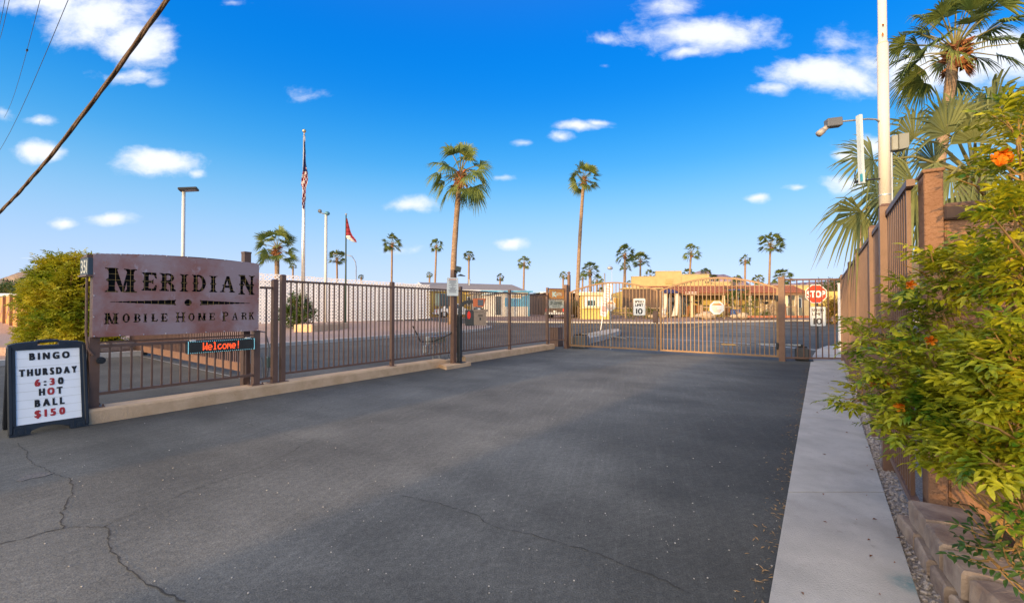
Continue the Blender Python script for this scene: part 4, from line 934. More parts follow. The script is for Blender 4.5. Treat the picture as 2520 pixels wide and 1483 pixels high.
for px in (1671, 1701, 1740+40, 1845, 1926+8, 1960):
    x = bxs(px, -2.8); mb = MB(MB_); mb.box(x-.12, -2.95, -.15, x+.12, -2.75, ze-.2); mb.build('porch_post', mat('cream_post', (.60, .52, .36), .8, .05), bld)
for (pa, pb, ya, dp, yo, nm) in ((1540, 1600, 708, 6, .5, 'low'), (1555, 1615, 681, 12, 2, 'a'), (1615, 1678, 668, 12, 2.01, 'b'), (1678, 1746, 676, 12, 2.02, 'c'), (1746, 1799, 694, 9, 1.5, 'd'), (1799, 2000, 703, 6, .9, 'e')):
    dp = .5; mb = MB(MB_); mb.box(bxs(pa, yo), yo, 1.5, bxs(pb, yo)-.01, yo+dp, bzs(ya, (pa+pb)/2, yo)); mb.build('parapet', TANW, bld)
    mb = MB(MB_); z = bzs(ya, (pa+pb)/2, yo); mb.box(bxs(pa, yo)-.03, yo-.04, z+.001, bxs(pb, yo)+.0, yo+dp, z+.06); mb.build('coping', mat('pale_coping', (.42, .36, .26), .8, .05), bld)
mb = MB(MB_); a, b = bxs(1638, 1.98), bxs(1656, 1.98); z0, z1 = bzs(699, 1650, 2), bzs(686, 1650, 2)
mb.box(a, 1.95, z0, b, 1.99, z1)
for i in range(6): z = z0+(z1-z0)*(i+.5)/6; mb.box(a+.03, 1.91, z-.02, b-.03, 1.949, z+.03)
mb.build('louvre_vent', TANW, bld)
GLS = mat('dark_glass', (.03, .05, .06), .12, .2, spec=.7)
def opening(pa, pb, ya, yb, nm, m, mull=0, yo=-.03):
    a, b = bxs(pa), bxs(pb); z1, z0 = bzs(ya, pa), bzs(yb, pa); mb = MB(MB_); mb.box(a, -.012, z0, b, -.005, z1); p = mb.build(nm, m, bld)
    mb = MB(MB_); 
    for i in range(mull+2): x = a+(b-a)*i/(mull+1); mb.box(x-.03, -.05, z0, x+.03, -.013, z1)
    mb.box(a, -.05, z1, b, -.013, z1+.06); mb.build('window_frame', WHT, p); return p
opening(1643, 1668, 727, 777, 'glass_door', GLS, 2); opening(1676, 1692, 727, 775, 'window', GLS, 1); opening(1872, 1900, 730, 776, 'door', mat('tan_door', (.36, .28, .16), .6, .1), 1); opening(1955, 1972, 735, 757, 'window', GLS, 0)
for px in (1788, 1822): mb = MB(MB_); x = bxs(px); mb.box(x-.12, -.06, 0, x+.12, -.008, wallz-.3); mb.build('pilaster', mat('brown_trim', (.25, .13, .05), .7, .1), bld)
mb = MB(MB_)
x = e0
while x < e1: mb.box(x, -.07, ze-.34, x+.1, -.005, ze-.24); x += .6
mb.build('rafter_tails', MATS['brown_fascia'], bld)
mb = MB(MB_); x = bxs(1930, -.1); mb.box(x-.45, -.12, bzs(747, 1930), x+.45, -.09, bzs(730, 1930)); q = mb.build('posted_notice', SIGNW, bld)
mb = MB(MB_); mb.box(x-.35, -.124, bzs(734, 1930)-.1, x+.35, -.1215, bzs(734, 1930)+.08); mb.box(x-.35, -.124, bzs(740, 1930)-.05, x+.35, -.1215, bzs(740, 1930)+.05); mb.build('red_print', RED, q)
mb = MB(MB_); x = bxs(1701, -3.15); mb.box(x-.55, -3.14, ze-.06, x+.55, -3.105, ze+.14); mb.build('address_plate', SIGNW, bld)
# brown shade wall on the left of the clubhouse and blue awning
sw = thing('shade_screen', 'dark brown ribbed screen wall at the left end of the clubhouse porch', 'screen wall', MB_ @ V((bxs(1535, -3.4), -3.4, 0)))
mb = MB(MB_); a, b = bxs(1533, -3.4), bxs(1632, -3.4); zt2 = bzs(711, 1580, -3.4); x = a
while x < b: mb.box(x, -3.42, .9, x+.14, -3.38, zt2); x += .15
mb.build('ribbed_panel', mat('dark_brown_slat', (.10, .065, .05), .8, .12, 5), sw); mb = MB(MB_); mb.box(a, -3.5, zt2, b, -1, zt2+.12); mb.build('top_beam', TANW, sw)
mb = MB(MB_)
for x in (a, (a+b)/2, b): mb.box(x-.06, -3.37, -.1, x+.06, -3.25, zt2)
mb.box(a, -3.36, .25, b, -3.3, .4); mb.build('frame', MATS['brown_fascia'], sw)
aw = thing('patio_umbrella', 'closed white and dark blue canopy hanging between poles at the porch end', 'canopy', MB_ @ V((bxs(1640, -4), -4, 0)))
mb = MB(MB_)
for px in (1631, 1648): x = bxs(px, -4); mb.tube([(x, -4, -.1), (x, -4, bzs(713, px, -4))], .05, 8)
mb.build('pole', GREY, aw); mb = MB(MB_); x0_, x1_ = bxs(1630, -4), bxs(1668, -4); z = bzs(714, 1640, -4); mb.prism([(x0_, z-.3), (x1_, z-.3), (x1_-.4, z), (x0_+.3, z+.1)], -4.6, -3.5); mb.build('canopy', mat('navy_canvas', (.02, .03, .12), .8, .1), aw)
mb = MB(MB_)
for px in (1637, 1665): x = bxs(px, -4.2); mb.prism([(x-.1, z-.2), (x+.2, z-.2), (x+.05, bzs(776, px, -4)), (x-.45, bzs(778, px, -4)), (x-.12, z-1.2)], -4.25, -4.1)
mb.build('tied_curtain', mat('canvas_white', (.62, .58, .52), .8, .08), aw)
def onB(px, yo, z=0): return MB_ @ V((bxs(px, yo), yo, z))
WOOD = mat('teak', (.30, .13, .045), .6, .2, 12); RAW = mat('grey_timber', (.33, .24, .16), .85, .2, 10)
def bench(px, label):
    p = onB(px, -2.2, .02); M = frame(p, MB_.to_3x3() @ V((1, 0, 0))); q = thing('porch_bench', label, 'bench', p, 'wooden benches on the porch'); w_ = .78
    mb = MB(M)
    for i in range(5): mb.box(-w_, -.35+i*.13, .40, w_, -.24+i*.13, .43)
    mb.build('seat', WOOD, q); mb = MB(M); n = 11
    for i in range(n):
        x = -w_+2*w_*i/n; h = 1.0+.16*math.sin(math.pi*(i+.5)/n); mb.prism([(x, .44), (x+2*w_/n-.02, .44), (x+2*w_/n-.02, h), (x, h)], .30, .33)
    mb.build('backrest', WOOD, q)
    for sx in (-1, 1):
        mb = MB(M); x = sx*(w_+.05); mb.box(x-.07, -.45, .62, x+.07, .32, .66); mb.build('armrest', WOOD, q)
        for yy in (-.38, .28): mb = MB(M); mb.box(x-.04, yy-.05, -.02, x+.04, yy+.05, .62); mb.build('leg', WOOD, q)
bench(1700/1+11, 'teak slatted porch bench left of the porch post, against the yellow wall'); bench(1778, 'teak slatted porch bench partly behind the octagonal gate notice')
def heater(px, yo, label):
    p = onB(px, yo, 0); M = frame(p, (1, 0)); q = thing('patio_heater', label, 'patio heater', p, 'blue topped patio heaters'); h = bzs(713, px, yo)
    mb = MB(M); mb.tube([(0, 0, 0), (0, 0, h-.25)], .035, 8); mb.build('pole', GALV, q); mb = MB(M); mb.tube([(0, 0, h-.35), (0, 0, h-.05)], [.14, .16], 12); mb.build('burner', GREY, q)
    mb = MB(M); mb.tube([(0, 0, h-.05), (0, 0, h), (0, 0, h+.05)], [.62, .45, .06], 20); mb.build('reflector', mat('blue_enamel', (.02, .12, .55), .3, .05), q)
    mb = MB(M); mb.tube([(0, 0, 0), (0, 0, .75)], [.26, .24], 14); mb.build('tank_cover', mat('blue_cover', (.03, .09, .28), .5, .1), q)
heater(1804, -3.6, 'left of the two blue topped patio heaters in front of the porch'); heater(1817, -3.3, 'right of the two blue topped patio heaters in front of the porch')
def bowl(px, yy, label):
    p = onB(px, -2.95, bzs(yy, px, -2.95)); M = frame(p, (1, 0)); q = thing('wall_planter', label, 'hanging planter', p, 'dark bowl planters hung on the porch')
    mb = MB(M); mb.tube([(0, 0, -.28), (0, 0, -.18), (0, 0, 0)], [.06, .24, .34], 12); mb.build('bowl', DK, q); mb = MB(M); mb.bar((0, 0, 0), (0, .12, .18), .03); mb.build('bracket', DK, q)
for px, l in ((1693, 'first dark bowl planter from the left along the porch'), (1716, 'dark bowl planter hanging beside the left bench'), (1795, 'dark bowl planter hanging left of the patio heaters'), (1885, 'dark bowl planter hanging nearest the right hinge post')): bowl(px, 741 if px < 1860 else 742, l)
# split rail fence, boulders, wheel, shrubs in front of the porch
sr = thing('rail_fence', 'low rustic timber rail fence with pale posts in front of the porch', 'fence', onB(1640, -5.4))
pxs = [1424, 1460, 1500, 1540, 1590, 1625]; pz = [1725, 1782, 1840, 1900, 1960]
for grp in (pxs, pz):
    for px in grp: p = onB(px, -5.6, 0); mb = MB(frame(p, (1, 0))); mb.tube([(0, 0, -.2), (0, 0, 1.05 if grp is pxs else 1.15)], .10, 8); mb.build('post', RAW, sr)
    for a, b in zip(grp, grp[1:]):
        for z in ((.42, .85) if grp is pxs else (.95,)): mb = MB(); mb.tube([onB(a, -5.6, z), onB(b, -5.6, z+random.uniform(-.03, .03))], .055, 7); mb.build('rail', RAW, sr)
ROCK = mat('pale_rock', (.40, .32, .24), .9, .25, 5, bump=.6, bscale=12)
for i, (px, r, l) in enumerate(((1722, .34, 'small pale boulder at the left rail post by the porch'), (1738, .55, 'largest pale boulder between the two pale rail posts'), (1752, .38, 'rounded pale boulder right of the largest boulder'), (1806, .30, 'low pale boulder beneath the patio heaters'), (1828, .46, 'upright pale boulder right of the patio heaters'), (1604, .30, 'pale boulder at the foot of the brown screen wall'), (1632, .28, 'pale boulder beside the canopy pole'))):
    p = onB(px, -6.4, .0); mb = MB(); mb.blob(p+V((0, 0, r*.35)), (r*1.2, r, r*.7), i+3, 9, 6, .18); o = mb.build('boulder', ROCK, None, p, True); tag(o, l, 'boulder', 'boulders in the bed before the porch')
BRK = mat('red_edging', (.36, .14, .08), .9, .2, 9); 
q = thing('brick_edging', 'row of red scalloped edging blocks along the planting bed before the porch', 'edging', onB(1860, -7.0))
mb = MB(MB_)
for i in range(44): x = bxs(1535, -7)+i*.36; 
x = bxs(1840, -7)
while x < bxs(2000, -7): mb.bevbox(x, -7.1, 0, x+.28, -6.9, .2, .03); x += .32
mb.build('edging_blocks', BRK, q)
# wagon wheel
p = onB(1899+12, -5.9, 0); M = frame(p, (1, .25)); q = thing('wagon_wheel', 'old brown wooden wagon wheel standing near the right hinge post', 'wagon wheel', p); r = .72
mb = MB(M); n = 24; Pz = [(r*math.cos(2*math.pi*i/n), 0, r+r*math.sin(2*math.pi*i/n)) for i in range(n+1)]
for a, b in zip(Pz, Pz[1:]): mb.bar(a, b, .07, .09)
mb.build('rim', RAW, q); mb = MB(M); mb.tube([(0, -.15, r), (0, .15, r)], .12, 10); mb.build('hub', RAW, q)
for i in range(12): a = 2*math.pi*i/12; mb = MB(M); mb.bar((.1*math.cos(a), 0, r+.1*math.sin(a)), (r*math.cos(a), 0, r+r*math.sin(a)), .045); mb.build('spoke', RAW, q)
p = onB(1926, -5.6, 0); q = thing('log_stump', 'upright weathered log stump beside the wagon wheel', 'log', p); mb = MB(frame(p, (1, 0))); mb.tube([(0, 0, -.05), (.05, 0, .5), (-.05, 0, 1.2)], [.34, .25, .30], 9); mb.build('log', WOOD, q); mb = MB(frame(p, (1, 0))); mb.tube([(-.05, 0, 1.2), (-.25, 0, 1.35)], [.12, .08], 7); mb.build('knot', WOOD, q)
# string lights
q = thing('string_lights', 'string of small bulbs slung from the clubhouse parapet over the porch', 'string lights', onB(1740, -2, 3))
pts = [(1600, 711), (1660, 700), (1710, 688), (1727, 684), (1746, 692), (1775, 699), (1838, 710), (1900, 716)]
mb = MB(); mb2 = MB()
for a, b in zip(pts, pts[1:]):
    pa, pb = [MB_ @ V((bxs(x_, -1.8), -1.8, bzs(y_, x_, -1.8))) for x_, y_ in (a, b)]; k = 6
    c = [lerp(pa, pb, i/k)-V((0, 0, .18*math.sin(math.pi*i/k))) for i in range(k+1)]; mb.tube(c, .014, 5)
    for p in c[1:-1:2]: mb2.tube([p, p-V((0, 0, .18))], [.02, .05], 6)
mb.build('cord', DK, q); o = mb2.build('bulbs', DK, q)
# ---- yellow booth
Mk, Lk_ = fr2(P2(1430, 41), P2(1512, 40.2)); zk = gz(40.5)+.1
q = thing('kiosk', 'small pale yellow office kiosk with white window shades', 'kiosk', Mk @ V((0, 0, 0)))
kx = lambda px: scol(Mk, px, 0); kz = lambda y: ZY(y, 40.8)-zk
mb = MB(Mk); mb.box(kx(1428), 0, -.3, kx(1499), 3, kz(727)); mb.build('wall', YW, q); mb = MB(Mk); mb.box(kx(1423), -.3, kz(727), kx(1504), 3.3, kz(721)); mb.build('roof', mat('cream_trim', (.58, .50, .32), .7, .05), q)
mb = MB(Mk); mb.box(kx(1433), -.25, kz(759), kx(1497), -.005, kz(756)); mb.build('counter', MATS['cream_trim'], q)
mb = MB(Mk); mb.box(kx(1437), -.02, kz(755), kx(1495), -.005, kz(729)); wn_ = mb.build('window', mat('white_shade', (.66, .66, .62), .5, .06), q)
for x in (1434, 1466, 1496): mb = MB(Mk); mb.box(kx(x)-.04, -.06, kz(756), kx(x)+.04, -.021, kz(728)); mb.build('mullion', MATS['cream_trim'], wn_)
mb = MB(Mk); mb.box(kx(1445), -.03, kz(753), kx(1465), -.022, kz(738)); mb.build('blue_notice', mat('sky_blue_print', (.22, .42, .58), .5, .1), wn_)
mb = MB(Mk)
for i in range(3): mb.box(kx(1447+i*6.5), -.034, kz(752), kx(1452+i*6.5), -.031, kz(740))
mb.build('dark_panes', GLS, wn_)
# ---- mobile homes
def home(name, label, pa, pb, Ya, Yb, ytop, depth, wm, roofm, kind='flat', over=.3, skirt=None):
    M, L_ = fr2(P2(pa, Ya), P2(pb, Yb)); z0 = M.translation.z; h = ZY(ytop, Ya, pa)-z0; q = thing(name, label, 'mobile home', M @ V((L_/2, 0, 0)))
    mb = MB(M); mb.box(0, 0, -.3, L_, depth, h)
    if kind == 'gable':   # ridge runs along x
        mb.add([(0, 0, h), (0, depth, h), (0, depth/2, h+.9), (L_, 0, h), (L_, depth, h), (L_, depth/2, h+.9)], [(0, 2, 1), (3, 4, 5)])
    mb.build('wall', wm, q); mb = MB(M)
    if kind == 'gable':
        for s, y in ((1, -over), (-1, depth+over)):
            zz_ = h-.9*over/(depth/2); P = [(-over, y, zz_), (L_+over, y, zz_), (L_+over, depth/2, h+.9), (-over, depth/2, h+.9)]
            mb.add([(a, b, c+.02) for a, b, c in P]+[(a, b, c+.10) for a, b, c in P], [(0, 1, 2, 3), (7, 6, 5, 4), (0, 4, 5, 1), (0, 3, 7, 4), (1, 5, 6, 2)])
    else: mb.box(-over, -over, h+.002, L_+over, depth+over, h+.14)
    mb.build('roof', roofm, q); return q, M, L_, h
SHG = mat('grey_shingle', (.27, .24, .23), .9, .12, 6)
def homewin(M, q, xa, xb, za, zb_, m=GLS, nm='window', y=-.02):
    mb = MB(M); mb.box(xa, y, za, xb, y+.016, zb_); p = mb.build(nm, m, q); mb = MB(M)
    mb.box(xa-.07, y-.03, za-.07, xa, y+.015, zb_+.07); mb.box(xb, y-.03, za-.07, xb+.07, y+.015, zb_+.07); mb.box(xa, y-.03, zb_, xb, y+.015, zb_+.07); mb.box(xa, y-.03, za-.07, xb, y+.015, za); mb.build('frame', WHT, p)
q, M, L_, h = home('mobile_home', 'yellow mobile home with a grey shingle gable roof behind the lattice screen', 1060, 1290, 49, 54, 712, 8, mat('golden_siding', (.62, .42, .10), .8, .06, 3), SHG, 'gable')
homewin(M, q, 4.3, 5.2, 1.2, 2.1); homewin(M, q, 6.5, 7.4, 0, 2.1, mat('brown_door', (.2, .11, .06), .6, .1), 'door')
mb = MB(M); mb.bar((-.32, -.34, h-.05), (L_+.3, -.34, h-.05), .05, .2); mb.bar((-.36, -.3, h-.1), (-.36, 4, h+.9), .05, .22); mb.bar((-.36, 8.3, h-.1), (-.36, 4, h+.9), .05, .22); mb.build('white_fascia', WHT, q)
mb = MB(M); mb.tube([(5.6, 3, h+.6), (5.6, 3, h+1.3)], .1, 8); mb.tube([(5.6, 3, h+1.3), (5.6, 3, h+1.4)], .16, 8); mb.build('roof_vent', GALV, q)
mb = MB(M); mb.box(-.1, -1.9, .65, 3.5, -1.84, .72); mb.box(-.1, -1.9, 1.25, 3.5, -1.84, 1.32)
for i in range(22): mb.box(-.1+i*.165, -1.89, .1, -.06+i*.165, -1.85, 1.25)
mb.build('deck_rail', MATS['brown_trim'], q)
q, M, L_, h = home('carport', 'grey ribbed metal carport screen between the yellow and blue mobile homes', 1166, 1222, 46.5, 47, 722, 3, mat('ribbed_metal', (.36, .33, .30), .5, .1, 3), SHG)
mb = MB(M)
for i in range(int(L_/.22)): mb.box(i*.22, -.05, .9, i*.22+.1, -.001, h-.02)
mb.build('ribs', mat('ribbed_metal_b', (.40, .37, .33), .5, .1, 3), q)
mb = MB(M); mb.box(0, -.06, .0, L_, -.051, .85); mb.build('gap_shade_panel', DK, q)  # solid dark panel painted in for the shade of an open gap
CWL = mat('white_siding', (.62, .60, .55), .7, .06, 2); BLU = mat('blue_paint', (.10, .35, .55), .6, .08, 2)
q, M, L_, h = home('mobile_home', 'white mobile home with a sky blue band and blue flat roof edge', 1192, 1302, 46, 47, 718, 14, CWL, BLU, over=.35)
hx = lambda px: scol(M, px, 0)
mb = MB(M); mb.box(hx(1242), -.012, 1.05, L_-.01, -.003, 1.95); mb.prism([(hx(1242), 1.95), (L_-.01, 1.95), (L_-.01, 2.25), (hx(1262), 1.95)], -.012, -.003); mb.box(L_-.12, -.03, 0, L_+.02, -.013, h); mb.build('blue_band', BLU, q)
homewin(M, q, hx(1260), hx(1282), 1.95, h-.3, mat('blind', (.45, .36, .22), .6, .1)); homewin(M, q, hx(1219), hx(1232), .15, 2.1, GLS, 'door')
mb = MB(M); mb.add([(hx(1186), -.5, h-.35), (hx(1238), -.5, h+.0), (hx(1238), 6, h+.0), (hx(1186), 6, h-.35), (hx(1186), -.5, h-.25), (hx(1238), -.5, h+.1), (hx(1238), 6, h+.1), (hx(1186), 6, h-.25)], [(3,2,1,0),(4,5,6,7),(0,1,5,4),(1,2,6,5),(3,0,4,7)]); mb.build('lean_to_roof', mat('pale_blue_roof', (.42, .58, .66), .6, .05), q)
mb = MB(M); mb.box(L_+.001, .1, 0, L_+.05, 13.5, h-.3); mb.build('side_wall', mat('pale_blue_siding', (.36, .50, .60), .7, .06), q)
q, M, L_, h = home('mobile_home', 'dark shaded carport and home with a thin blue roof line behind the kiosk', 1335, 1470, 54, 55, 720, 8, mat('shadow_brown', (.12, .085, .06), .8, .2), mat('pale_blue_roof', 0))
for i in range(6): mb = MB(M); mb.box(i*L_/5-.08, -2.6, 0, i*L_/5+.08, -2.45, h-.1); mb.build('porch_post', WOOD, q)
mb = MB(M); mb.box(-.3, -2.8, h-.1, L_+.3, .0, h); mb.build('porch_roof', WHT, q)
for a in (4, 9, 13): homewin(M, q, a, a+1.2, .9, 2.1, mat('warm_blind', (.5, .33, .1), .6, .1), y=-.04)
# ---- white lattice screen
pA_, pB_ = P2(600, 33.5), P2(1058, 41.5); Mq, Lq = fr2(pA_, pB_, .12); Lo = 0
ls = thing('lattice_screen', 'long tall white lattice screen fence behind the gravel bed and flagpoles', 'lattice screen', Mq @ V((Lq/2, 0, 0)))
def lz(y, px): p = Mq @ V((scol(Mq, px, 0), 0, 0)); return ZY(y, p.y, px)-.12
hA, hB = lz(672, 640), lz(702, 1055); LAT = mat('white_lattice', (.80, .80, .82), .6, .04, 2)
npan = 12; pw_ = Lq/npan
def clipseg(x0, x1, z0, z1, a, b, c, d):
    t0, t1 = 0, 1; dx_, dz_ = x1-x0, z1-z0
    for p, q_ in ((-dx_, x0-a), (dx_, b-x0), (-dz_, z0-c), (dz_, d-z0)):
        if p == 0:
            if q_ < 0: return None
            continue
        r = q_/p
        if p < 0: t0 = max(t0, r)
        else: t1 = min(t1, r)
    return None if t0 >= t1 else (x0+dx_*t0, z0+dz_*t0, x0+dx_*t1, z0+dz_*t1)
for i in range(npan):
    a, b = i*pw_, (i+1)*pw_-.02; ht = hA+(hB-hA)*(i+.5)/npan; zb0 = .35*(i/npan)+.15
    mb = MB(Mq); sp_ = .27
    for s in (1, -1):
        k = a-(ht if s > 0 else 0)
        while k < b+(0 if s > 0 else ht):
            c = clipseg(k, k+ht*s, zb0, zb0+ht, a, b, zb0, ht); k += sp_
            if c: mb.bar((c[0], -.006*s, c[1]), (c[2], -.006*s, c[3]), .008, .065)
    p = mb.build('lattice_panel', LAT, ls)
    mb = MB(Mq)
    for z in (ht, zb0+.0, (ht+zb0)/2): mb.box(a, -.02, z-.03, b, .02, z+.03)
    mb.box(a-.03, .01, -.1, a+.05, .09, ht+.02); mb.build('panel_frame', LAT, p)
q, M, L_, h = home('mobile_home', 'long white mobile home close behind the white lattice screen', 625, 1050, 36.5, 45, 693, 5, mat('pale_siding', (.42, .47, .55), .7, .05, 2), mat('white_roof', (.45, .45, .47), .6, .05), over=.1)
mb = MB(M); mb.box(0, -.01, .2, L_, -.002, 1.0); mb.build('skirting', mat('blue_grey_skirt', (.35, .40, .46), .7, .05), q)
# ---- white car and brown SUV
TY = mat('tyre', (.02, .02, .02), .85, .2); CHR = mat('chrome', (.6, .6, .6), .2, .1, metal=.9)
def car(name, label, p, d, Lc, Wc, Hc, paint, suv):
    M = frame(p, d); q = thing(name, label, 'car', p); w_ = Wc/2; gh = .32 if not suv else .45
    # x forward, body profile extruded and pinched
    bl = [(-Lc/2, gh+.1), (-Lc/2, Hc*.55), (-Lc/2+.08, Hc*.60), (Lc*.18, Hc*.60), (Lc/2-.15, Hc*.50), (Lc/2, Hc*.42), (Lc/2, gh)]
    bl = bl+[(Lc*.34+.42, gh-.0), (Lc*.34+.3, gh+.28), (Lc*.34-.3, gh+.28), (Lc*.34-.42, gh), (-Lc*.32+.42, gh), (-Lc*.32+.3, gh+.28), (-Lc*.32-.3, gh+.28), (-Lc*.32-.42, gh)]
    mb = MB(M); mb.prism(bl, -w_, w_); mb.build('body', paint, q)
    tr0 = -Lc/2+(.10 if suv else .55); cab = [(tr0, Hc*.60), (tr0+.15 if suv else tr0+.5, Hc-.02), (tr0+.45 if suv else tr0+.7, Hc), (Lc*.02, Hc), (Lc*.20, Hc*.60)]
    n = len(cab); mb = MB(M); mb.add([(x, -w_+.03+.16*(z-Hc*.6)/(Hc*.4), z) for x, z in cab]+[(x, w_-.03-.16*(z-Hc*.6)/(Hc*.4), z) for x, z in cab], [tuple(range(n)), tuple(range(2*n-1, n-1, -1))]+[((i+1) % n, i, n+i, n+(i+1) % n) for i in range(n)]); mb.build('cabin', paint, q)
    mb = MB(M)
    for s in (-1, 1):
        for xa, xb in ((tr0+.35, tr0+1.2), (tr0+1.28, tr0+2.1), (tr0+2.18, Lc*.08)):
            if xb-xa > .3: mb.add([(xa, s*(w_-.035), Hc*.64), (xb, s*(w_-.035), Hc*.64), (xb-.05, s*(w_-.155), Hc*.93), (xa+.05, s*(w_-.155), Hc*.93)], [(0, 1, 2, 3)])
    dz_ = .015; mb.add([(cab[0][0]-dz_+.02, -w_+.2, Hc*.64), (cab[0][0]-dz_+.02, w_-.2, Hc*.64), (cab[1][0]-dz_-.02, w_-.28, Hc*.94), (cab[1][0]-dz_-.02, -w_+.28, Hc*.94)], [(0, 1, 2, 3)]); mb.build('windows', GLS, q)
    for x in (Lc*.34, -Lc*.32):
        for s in (-1, 1):
            mb = MB(M); mb.tube([(x, s*(w_-.02), .36), (x, s*(w_-.24), .36)], .36, 18); t_ = mb.build('wheel', TY, q); mb = MB(M); mb.tube([(x, s*(w_-.01), .36), (x, s*(w_-.03), .36)], .2, 12); mb.build('rim', CHR, t_)
    for s in (-1, 1): mb = MB(M); mb.box(-Lc/2-.012, s*w_-s*.16, Hc*.38, -Lc/2-.001, s*w_-s*.02, Hc*.52); mb.build('tail_light', RED, q)
    mb = MB(M); mb.box(-Lc/2-.12, -w_+.02, gh+.02, -Lc/2-.013, w_-.02, gh+.22); mb.build('bumper', CHR if suv else paint, q)
    mb = MB(M); mb.box(-Lc/2-.02, -.17, Hc*.36, -Lc/2-.002, .17, Hc*.42); mb.build('number_plate', SIGNW, q)
SVP = mat('brown_car_paint', (.09, .065, .05), .25, .05, metal=.5); p = P2(1374, 42.5); car('parked_suv', 'dark brown SUV parked tail towards the gate beside the blue edged home', (p[0]+1.0, p[1]+1.4, gz(42.5)), (.55, .84), 5.2, 2.0, 1.95, SVP, True)
p = P2(1122, 47); car('parked_car', 'white car parked behind the green electrical cabinet and palm trunk', (p[0], p[1], gz(47)), (1, .35), 4.4, 1.8, 1.45, mat('white_car_paint', (.7, .7, .7), .25, .04), False)
# ---- left edge: patterned tan wall, trailer roof, planter
pa, pb = G(-60, 777), G(95, 824); pa.z = pb.z = 0; Mtw, Ltw = fr2(pa, pb, 0.0)
q = thing('block_wall', 'tan wall with purple zigzag block pattern and piers at the left edge', 'wall', Mtw @ V((Ltw/2, 0, 0)))
hw = 2.42; ORGW = mat('orange_tan_block', (.50, .25, .09), .9, .08, 3, bump=.3); PUR = mat('purple_block', (.20, .12, .13), .9, .08, 3)
Ltw2 = Ltw; mb = MB(Mtw); mb.box(0, 0, -.2, Ltw2, .2, hw); mb.build('wall', ORGW, q); bay = 4.4
for i in range(int(Ltw2/bay)+1):
    x = i*bay; mb = MB(Mtw); mb.box(x-.22, -.16, -.2, x+.22, -.001, hw+.05); mb.build('pier', mat('brown_pier', (.26, .15, .09), .9, .1, 3), q)
    mb = MB(Mtw); s = .2; c = x+bay/2
    for k, (w_, zz_) in enumerate(((3.6, .8), (2.8, 1.0), (1.6, 1.2), (.8, 1.4), (.4, 1.6))):
        for sg in (-1, 1): mb.box(c+sg*w_*s*2-.22, -.012, zz_-.12, c+sg*w_*s*2+.22, -.003, zz_+.14)
    mb.box(c-.06, -.012, 1.62, c+.06, -.003, 2.0)
    if x+bay < Ltw2: mb.build('zigzag', PUR, q)
q = thing('travel_trailer', 'white travel trailer roof with an air conditioner showing above the tan wall', 'trailer', V((*P2(60, 44), 0))); M = frame(V((*P2(60, 44), gz(44))), (1, .2))
mb = MB(M); mb.bevbox(-3.2, 0, .5, 3.4, 2.4, ZY(722, 44)-gz(44), .15); mb.build('body', WHT, q); mb = MB(M); z = ZY(722, 44)-gz(44); mb.bevbox(.9, .6, z, 2.2, 1.6, z+.3, .08); mb.build('air_conditioner', DK, q)
mb = MB(M); mb.box(-3, -.012, 1.6, -1.5, -.002, 2.2); mb.build('window', GLS, q)
for x in (-.6, .6): mb = MB(M); mb.tube([(x, .0, .35), (x, .25, .35)], .35, 14); mb.build('wheel', TY, q)
q = thing('stone_planter', 'low tan stone block planter behind the sandwich board and railing', 'planter', G(300, 870)); 
a, b = G(150, 889), G(330, 871); a.z = b.z = 0; M = frame(a, b-a); l = (b-a).length; mb = MB(M); TB = mat('tan_block_stone', (.34, .24, .17), .9, .2, 6, bump=.9, bscale=14)
for r in range(3):
    x = -.15*(r % 2)
    while x < l: mb.bevbox(x, .02*r, r*.14, x+.29, .3, r*.14+.135, .02); x += .30
mb.build('blocks', TB, q); mb = MB(M); mb.box(0, .3, 0, l-.1, 3, .36); mb.build('soil', DIRT, q)
# open sliding gate behind the sign
a = G(325, 868); b = G(612, 930); a.z = b.z = 0; M = frame(a, b-a); l = (b-a).length; hgt = ZY(826, a.y, 330)
q = thing('sliding_gate', 'open brown picket gate rolled back diagonally behind the rusted sign', 'gate', a)
mb = MB(M); mb.box(0, -.04, .12, l, .04, .30); mb.build('bottom_rail', BR, q); mb = MB(M); mb.box(0, -.03, 1.5, l, .03, 1.58); mb.build('top_rail', BR, q)
mb = MB(M); n = int(l/.11)
for i in range(n): x = .03+i*l/n; mb.box(x-.012, -.012, .3, x+.012, .012, 1.5)
mb.build('pickets', BR, q); mb = MB(M); mb.tube([(1.4, -.06, .1), (1.4, .06, .1)], .08, 12); mb.build('roller', DK, q)
mb = MB(M); mb.box(-.06, -.06, 0, .0, .06, 1.62); mb.build('stile', BR, q)
ra = struct('gate_track', MB(M).add([(-1, -.15, .006), (l+1, -.15, .006), (l+1, -.11, .006), (-1, -.11, .006)], [(0, 1, 2, 3)]), GALV)
xx = scol(ML, 605, .55); q = thing('gate_post', 'tall brown square post rising behind the right end of the rusted sign', 'gate post', ML @ V((xx, .55, 0)))
p = ML @ V((xx, .55, 0)); mb = MB(ML); mb.box(xx-.055, .495, 0, xx+.055, .605, ZY(624, p.y, 600)); mb.build('post', BR, q); mb = MB(ML); z = ZY(624, p.y, 600); mb.box(xx-.06, .49, z+.001, xx+.06, .61, z+.03); mb.build('cap', BR, q)
